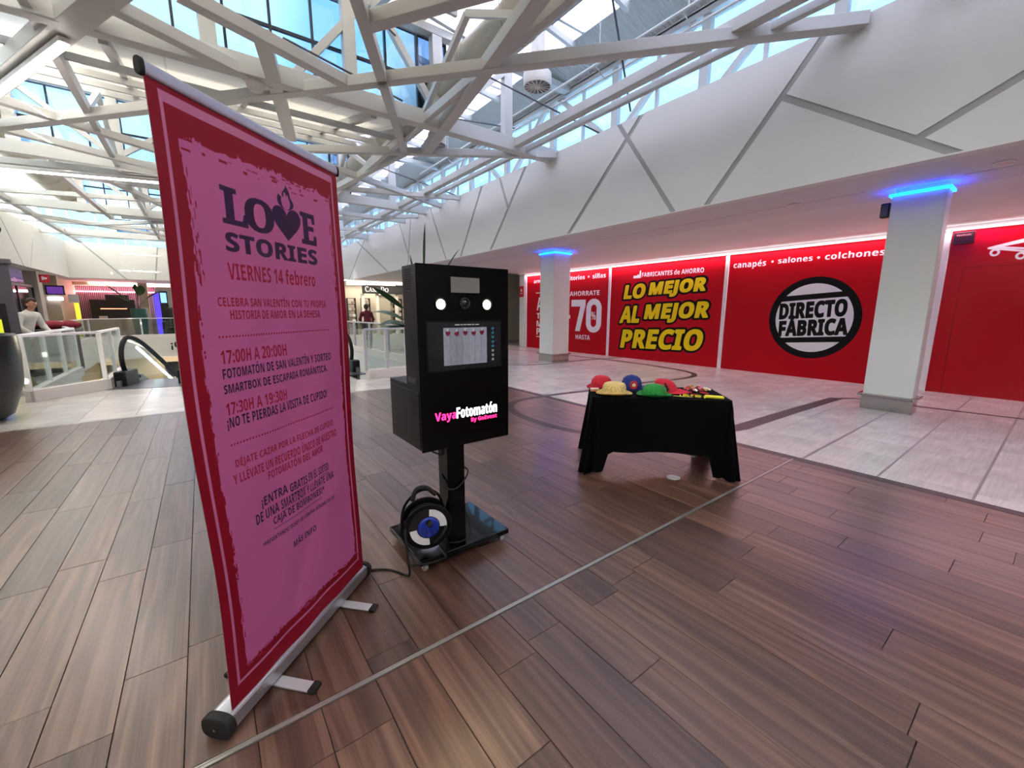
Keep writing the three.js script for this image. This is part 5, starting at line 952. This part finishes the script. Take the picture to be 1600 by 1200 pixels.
// CASA shop at the end of the right walkway
{
  const s = thing('house_shop', 'bright home shop with white shelves under a black sign, beyond the kiosk', 'shop', [8.0, 0, -26.5]);
  part('back_wall', box(-1.8, 4, 0, 3.2, -1.6, -1.5), std(0xcfc4b2, 0.7), s); 
  for (const x of [0.05, 0.95, 2.2]) part('pier', rbox(x, x + 0.18, 0, 2.6, -0.1, 0.1, 0.02), std(0xd9d3c8, 0.6), s);
  part('screen_wall', rbox(1.12, 1.9, 0, 2.5, -0.05, 0, 0.01), std(0x9f9a88, 0.6), s);
  for (const x of [-0.55, 0.35, 2.0, 2.5]) { const u = part('shelving', [rbox(x, x + 0.04, 0, 2.3, -1.2, -0.9, 0.005), rbox(x + 0.5, x + 0.54, 0, 2.3, -1.2, -0.9, 0.005), ...[0.3, 0.7, 1.1, 1.5, 1.9, 2.28].map((y) => rbox(x, x + 0.54, y, y + 0.03, -1.2, -0.9, 0.004))], std(0x2e2a28, 0.6), s); for (let k = 0; k < 10; k++) part('box', rbox(x + 0.06 + (k % 2) * 0.22, x + 0.25 + (k % 2) * 0.22, 0.34 + Math.floor(k / 2) * 0.4, 0.34 + Math.floor(k / 2) * 0.4 + rr(0.14, 0.3), -1.15, -0.92, 0.01), std(new THREE.Color().setHSL(rr(0.05, 0.12), 0.15, rr(0.3, 0.85)), 0.6), u); }
  part('light_strip', [rbox(-0.9, -0.3, 2.96, 3.0, 2.0, 2.08, 0.01), rbox(-2.4, -1.2, 3.1, 3.14, 3.0, 3.1, 0.01), rbox(1.4, 2.6, 3.1, 3.14, 1.6, 1.7, 0.01)], glow(0xfff4e4, 2), s);
  const l = new THREE.RectAreaLight(0xfff2e0, 2.6 * LAMP, 4, 0.8); l.name = 'shop_light'; l.position.set(1, 3.1, 1.2); l.rotation.x = -Math.PI / 2; s.add(l);
  const l2 = new THREE.RectAreaLight(0xfff2e0, 3 * LAMP, 3, 0.5); l2.name = 'shop_light'; l2.position.set(1, 3.1, -0.8); l2.rotation.x = -Math.PI / 2; s.add(l2);
  part('ceiling_panel', [rbox(-0.5, 2.5, 3.12, 3.16, -1.05, -0.55, 0.01), rbox(-1, 3, 3.12, 3.16, 0.8, 1.6, 0.01)], glow(0xfff2e0, 0.9), s);
}
{
  const t = thing('shop_sign', 'black shop sign with white serif letters CASA DO, partly behind a leaf', 'sign', [8.06, 2.56, -26.2]);
  part('board', rbox(0, 3.6, 0, 0.52, -0.06, 0, 0.01), std(0x0d0c0e, 0.4), t);
  const tx = canvasTexture(1024, 160, (g, w, h) => { g.fillStyle = '#0d0c0e'; g.fillRect(0, 0, w, h); const o = { font: 'bold 100px serif', fill: '#dcdad6' }; fit(g, 'C', 48, 108, 22, 128, o); fit(g, 'ASA', 114, 292, 44, 126, o); fit(g, 'D', 330, 402, 22, 126, o); fit(g, 'O', 410, 478, 44, 126, o); });
  const f = part('print', new THREE.PlaneGeometry(3.5, 0.5), std(0xffffff, 0.5, { map: tx, emissiveMap: tx, emissive: 0xffffff, emissiveIntensity: 0.03 }), t); f.position.set(1.76, 0.26, 0.002);
}
// ------------------------------------------------------------------ PLANTS
function leaf(len, wid, bend, fold = 0.55) {   // grows along +y, bends towards +z
  return new ParametricGeometry((a, b, v) => { const w = wid * Math.sin(Math.PI * Math.min(1, b * 0.97 + 0.03)) ** 0.7 * (1 - 0.25 * b), x = (a - 0.5) * 2 * w, th = bend * b; v.set(x, len * Math.sin(th + 1e-4) / (bend + 1e-4), len * (1 - Math.cos(th)) / (bend + 1e-4) + fold * Math.abs(x)); }, 6, 16);
}
function plant(name, label, pos, potShape, potMat, leaves, mat) {
  const t = thing(name, label, 'plant', pos);
  part('pot', lathe(potShape, 36), potMat, t); const top = potShape[potShape.length - 1][1];
  part('soil', cyl(potShape[potShape.length - 2][0] * 0.9, potShape[potShape.length - 2][0] * 0.9, 0.04).translate(0, top - 0.06, 0), std(0x2a211a, 0.9), t);
  for (const [yaw, stem, tilt, len, wid, bend] of leaves) {
    const dir = V(Math.sin(tilt) * Math.sin(yaw), Math.cos(tilt), Math.sin(tilt) * Math.cos(yaw)), e = dir.clone().multiplyScalar(stem), m = e.clone().multiplyScalar(0.5).add(V(0, 0.06 * stem, 0));
    const l = part('leaf', leaf(len, wid, bend).rotateX(tilt).rotateY(yaw).translate(e.x, top + e.y, e.z), mat, t);
    part('stem', tube([[0, top - 0.06, 0], [m.x, top + m.y, m.z], [e.x, top + e.y, e.z]], 0.014, 10, 6), std(0x33482a, 0.6), l);
  }
  return t;
}
const leafMat = std(0x2c4a26, 0.45, { side: THREE.DoubleSide }), darkLeaf = std(0x1d2a1c, 0.5, { side: THREE.DoubleSide });
const potDark = std(0x111012, 0.35);
plant('potted_palm', 'tall leafy plant in a dark pot behind the kiosk, leaf tips above its top', [5.2, 0, -11.3], [[0, 0], [0.3, 0], [0.34, 0.05], [0.42, 0.62], [0.44, 0.68], [0.4, 0.7]], potDark,
  [[-1.25, 1.15, 0.7, 1.15, 0.2, 0.75], [-1.35, 0.7, 0.95, 1.0, 0.26, 1.2], [-0.7, 0.8, 0.8, 0.9, 0.28, 1.5], [-1.6, 0.5, 1.0, 0.9, 0.26, 1.0], [-1.1, 0.4, 0.8, 0.8, 0.28, 1.1], [-0.2, 1.9, 0.1, 1.3, 0.04, 0.3], [0.9, 1.6, 0.3, 1.2, 0.07, 0.5], [-0.9, 1.5, 0.25, 0.9, 0.035, 0.2], [1.4, 1.1, 0.5, 1.1, 0.2, 1.2], [2.6, 1.0, 0.6, 1.0, 0.2, 1.2], [0.2, 0.8, 0.8, 1.0, 0.2, 1.1], [-2.2, 0.8, 0.8, 1.0, 0.2, 1.1]], leafMat);
plant('potted_plant', 'plant with one big round leaf in a teal pot before the slatted shop', [-2.86, 0.0, -23.2 - 9.0], [[0, 0], [0.24, 0], [0.3, 0.2], [0.36, 1.1], [0.37, 1.62], [0.34, 1.64]], std(0x1d4a44, 0.4),
  [[0.6, 0.75, 0.2, 0.68, 0.28, 0.7], [-0.9, 0.7, 0.75, 1.3, 0.1, 0.3], [1.5, 0.6, 0.6, 1.0, 0.16, 0.8], [-1.8, 0.5, 0.7, 0.8, 0.16, 0.8], [0.1, 1.02, 0.05, 0.36, 0.12, 0.5]], leafMat);
plant('floor_planter', 'huge round black planter cut by the left edge of the picture', [-2.68, 0, -8.75], [[0, 0], [0.3, 0], [0.42, 0.08], [0.56, 0.5], [0.585, 0.9], [0.58, 1.16], [0.56, 1.19], [0.53, 1.18]], std(0x060607, 0.3),
  [[1.2, 0.9, 0.3, 0.75, 0.16, 0.9], [-0.6, 0.8, 0.5, 0.9, 0.16, 0.9], [-1.8, 0.9, 0.5, 0.9, 0.16, 0.9], [2.9, 0.7, 0.5, 0.9, 0.16, 0.9]], darkLeaf);
single('floor_sign', 'yellow folded floor sign half hidden behind the black planter', 'sign', [beam([-2.92, 0.02, -11.2], [-2.8, 0.5, -11.35], 0.26, 0.012), beam([-2.68, 0.02, -11.55], [-2.8, 0.5, -11.35], 0.26, 0.012)], std(0xc9c81e, 0.5));

// ------------------------------------------------------------------ PEOPLE
// bones: [ax, ay, az, ar, bx, by, bz, br]; meshed as one smooth surface
function flesh(bones, cell, k = 0.03) {
  const lo = V(9, 9, 9), hi = V(-9, -9, -9);
  for (const b of bones) for (const o of [0, 4]) { lo.min(V(b[o] - b[o + 3] - 0.06, b[o + 1] - b[o + 3] - 0.06, b[o + 2] - b[o + 3] - 0.06)); hi.max(V(b[o] + b[o + 3] + 0.06, b[o + 1] + b[o + 3] + 0.06, b[o + 2] + b[o + 3] + 0.06)); }
  const c = lo.clone().add(hi).multiplyScalar(0.5), half = Math.max(hi.x - lo.x, hi.y - lo.y, hi.z - lo.z) / 2, n = Math.min(150, Math.ceil(2 * half / cell));
  const mc = new MarchingCubes(n, M.white, false, false, 400000); mc.isolation = 0;
  const N = mc.size, P = V(0, 0, 0), A = V(0, 0, 0), D = V(0, 0, 0);
  for (let z = 0; z < N; z++) for (let y = 0; y < N; y++) for (let x = 0; x < N; x++) {
    P.set((x - N / 2) / (N / 2) * half + c.x, (y - N / 2) / (N / 2) * half + c.y, (z - N / 2) / (N / 2) * half + c.z);
    let d = 1e3;
    for (const b of bones) { A.set(b[0], b[1], b[2]); D.set(b[4] - b[0], b[5] - b[1], b[6] - b[2]); const l2 = D.lengthSq() || 1e-9; const t = Math.min(1, Math.max(0, P.clone().sub(A).dot(D) / l2)); const q = A.addScaledVector(D, t).distanceTo(P) - (b[3] + (b[7] - b[3]) * t); const h = Math.max(0, Math.min(1, 0.5 + 0.5 * (d - q) / k)); d = d > 100 ? q : d * (1 - h) + q * h - k * h * (1 - h); }
    mc.field[x + y * N + z * N * N] = -d;
  }
  mc.update();
  const g = new THREE.BufferGeometry(), cnt = mc.count; g.setAttribute('position', new THREE.BufferAttribute(mc.positionArray.slice(0, cnt * 3), 3)); g.setAttribute('normal', new THREE.BufferAttribute(mc.normalArray.slice(0, cnt * 3), 3));
  g.scale(half, half, half).translate(c.x, c.y, c.z); return g;
}
function person(label, pos, turn, { top, hair, trousers, lean = 0, arms }) {   // faces +z
  const t = thing('person', label, 'person', pos, turn), sh = V(0, 1.42, 0), L = (y, z = 0) => z + lean * Math.max(0, y - 0.95);   // leaning forward from the hips
  const b = (ax, ay, az, ar, bx, by, bz, br) => [ax, ay, L(ay, az), ar, bx, by, L(by, bz), br];
  const body = [b(0, 1.46, 0, 0.055, 0, 1.56, 0.01, 0.05)];
  const head = [b(0, 1.66, 0.0, 0.088, 0, 1.69, -0.01, 0.092), b(0, 1.6, 0.035, 0.05, 0, 1.585, 0.05, 0.036), b(0, 1.655, 0.085, 0.012, 0, 1.635, 0.104, 0.013), b(0.088, 1.65, -0.01, 0.012, 0.088, 1.63, -0.01, 0.014), b(-0.088, 1.65, -0.01, 0.012, -0.088, 1.63, -0.01, 0.014), b(-0.022, 1.6, 0.082, 0.009, 0.022, 1.6, 0.082, 0.009)];
  const hands = [];
  for (const [s, [e, w]] of [[-1, arms[0]], [1, arms[1]]]) {
    const W = V(s * w[0], w[1], w[2]), E = V(s * e[0], e[1], e[2]), d = W.clone().sub(E).normalize(), p = W.clone().addScaledVector(d, 0.08), side = new THREE.Vector3().crossVectors(d, V(0, 1, 0)).normalize();
    hands.push(b(E.x, E.y, E.z, 0.04, W.x, W.y, W.z, 0.028), b(W.x, W.y, W.z, 0.03, p.x, p.y, p.z, 0.034));
    for (let f = -1.5; f <= 1.5; f++) { const a = p.clone().addScaledVector(side, f * 0.019), m = a.clone().addScaledVector(d, 0.045).add(V(0, -0.012, 0)), q = m.clone().addScaledVector(d, 0.03 - Math.abs(f) * 0.006).add(V(0, -0.025, 0)); hands.push(b(a.x, a.y, a.z, 0.0095, m.x, m.y, m.z, 0.009), b(m.x, m.y, m.z, 0.009, q.x, q.y, q.z, 0.0075)); }
    const th = W.clone().addScaledVector(d, 0.03).addScaledVector(side, -s * 0.03), tq = th.clone().addScaledVector(d, 0.04).addScaledVector(side, -s * 0.022); hands.push(b(th.x, th.y, th.z, 0.012, tq.x, tq.y, tq.z, 0.009));
  }
  const skin = std(0xb98468, 0.6);
  part('body', [flesh([...body, ...head], 0.009, 0.02), flesh(hands, 0.008, 0.008)], skin, t);
  const eyes = []; for (const s of [-1, 1]) eyes.push(new THREE.SphereGeometry(0.011, 10, 8).translate(s * 0.033, 1.655, L(1.655, 0.083))); part('eyes', eyes, std(0x1a1512, 0.3), t);
  part('hair', flesh([b(0, 1.7, -0.02, 0.094, 0, 1.68, -0.035, 0.094), b(0, 1.75, 0.0, 0.05, 0, 1.74, 0.05, 0.035), b(0, 1.6, -0.07, 0.05, 0, 1.63, -0.07, 0.06)], 0.012), std(hair, 0.8), t);
  const jk = [b(0, 1.38, 0, 0.13, 0, 1.1, 0, 0.13), b(-0.09, 1.38, 0, 0.1, 0.09, 1.38, 0, 0.1), b(-0.06, 1.1, 0, 0.125, 0.06, 0.94, 0, 0.13), b(0, 1.45, -0.01, 0.07, 0, 1.47, -0.01, 0.066)];
  for (const [s, [e, w]] of [[-1, arms[0]], [1, arms[1]]]) jk.push(b(s * 0.19, 1.41, 0, 0.068, s * e[0], e[1], e[2], 0.055), b(s * e[0], e[1], e[2], 0.054, s * w[0], w[1], w[2], 0.042));
  part('jacket', flesh(jk, 0.016, 0.05), std(top, 0.85), t);
  const tr = []; for (const s of [-1, 1]) tr.push([s * 0.09, 0.95, 0, 0.115, s * 0.1, 0.5, 0.02, 0.075], [s * 0.1, 0.5, 0.02, 0.073, s * 0.1, 0.09, -0.01, 0.055]); part('trousers', flesh([...tr, [-0.07, 0.96, 0, 0.12, 0.07, 0.96, 0, 0.12]], 0.016, 0.03), std(trousers, 0.85), t);
  const shoes = []; for (const s of [-1, 1]) shoes.push(deform(rbox(s * 0.1 - 0.05, s * 0.1 + 0.05, 0, 0.09, -0.09, 0.19, 0.035, 3), (v) => { if (v.z > 0.05) v.y *= 0.75; })); part('shoes', shoes, std(0x1c1a1a, 0.6), t);
}
person('person in a white and grey jacket leaning over beside the dark kiosk', [-3.3, 0, -14.3], 1.1, { top: 0xc9c8c0, hair: 0x3a2a22, trousers: 0x3c3a34, lean: 0.35, arms: [[[0.3, 1.14, 0.1], [0.22, 1.0, 0.32]], [[0.3, 1.14, 0.1], [0.2, 1.02, 0.34]]] });
person('person in a dark red jacket seen from behind, before the home shop', [5.72, 0, -18.2], 2.9, { top: 0x5c1020, hair: 0x2a211c, trousers: 0x2a2226, lean: 0.2, arms: [[[0.27, 1.14, 0.06], [0.24, 0.98, 0.26]], [[0.27, 1.14, 0.06], [0.24, 0.98, 0.26]]] });

scene.traverse((o) => { if (o.isLight && o.shadow) o.castShadow = true; });
renderer.render(scene, camera);
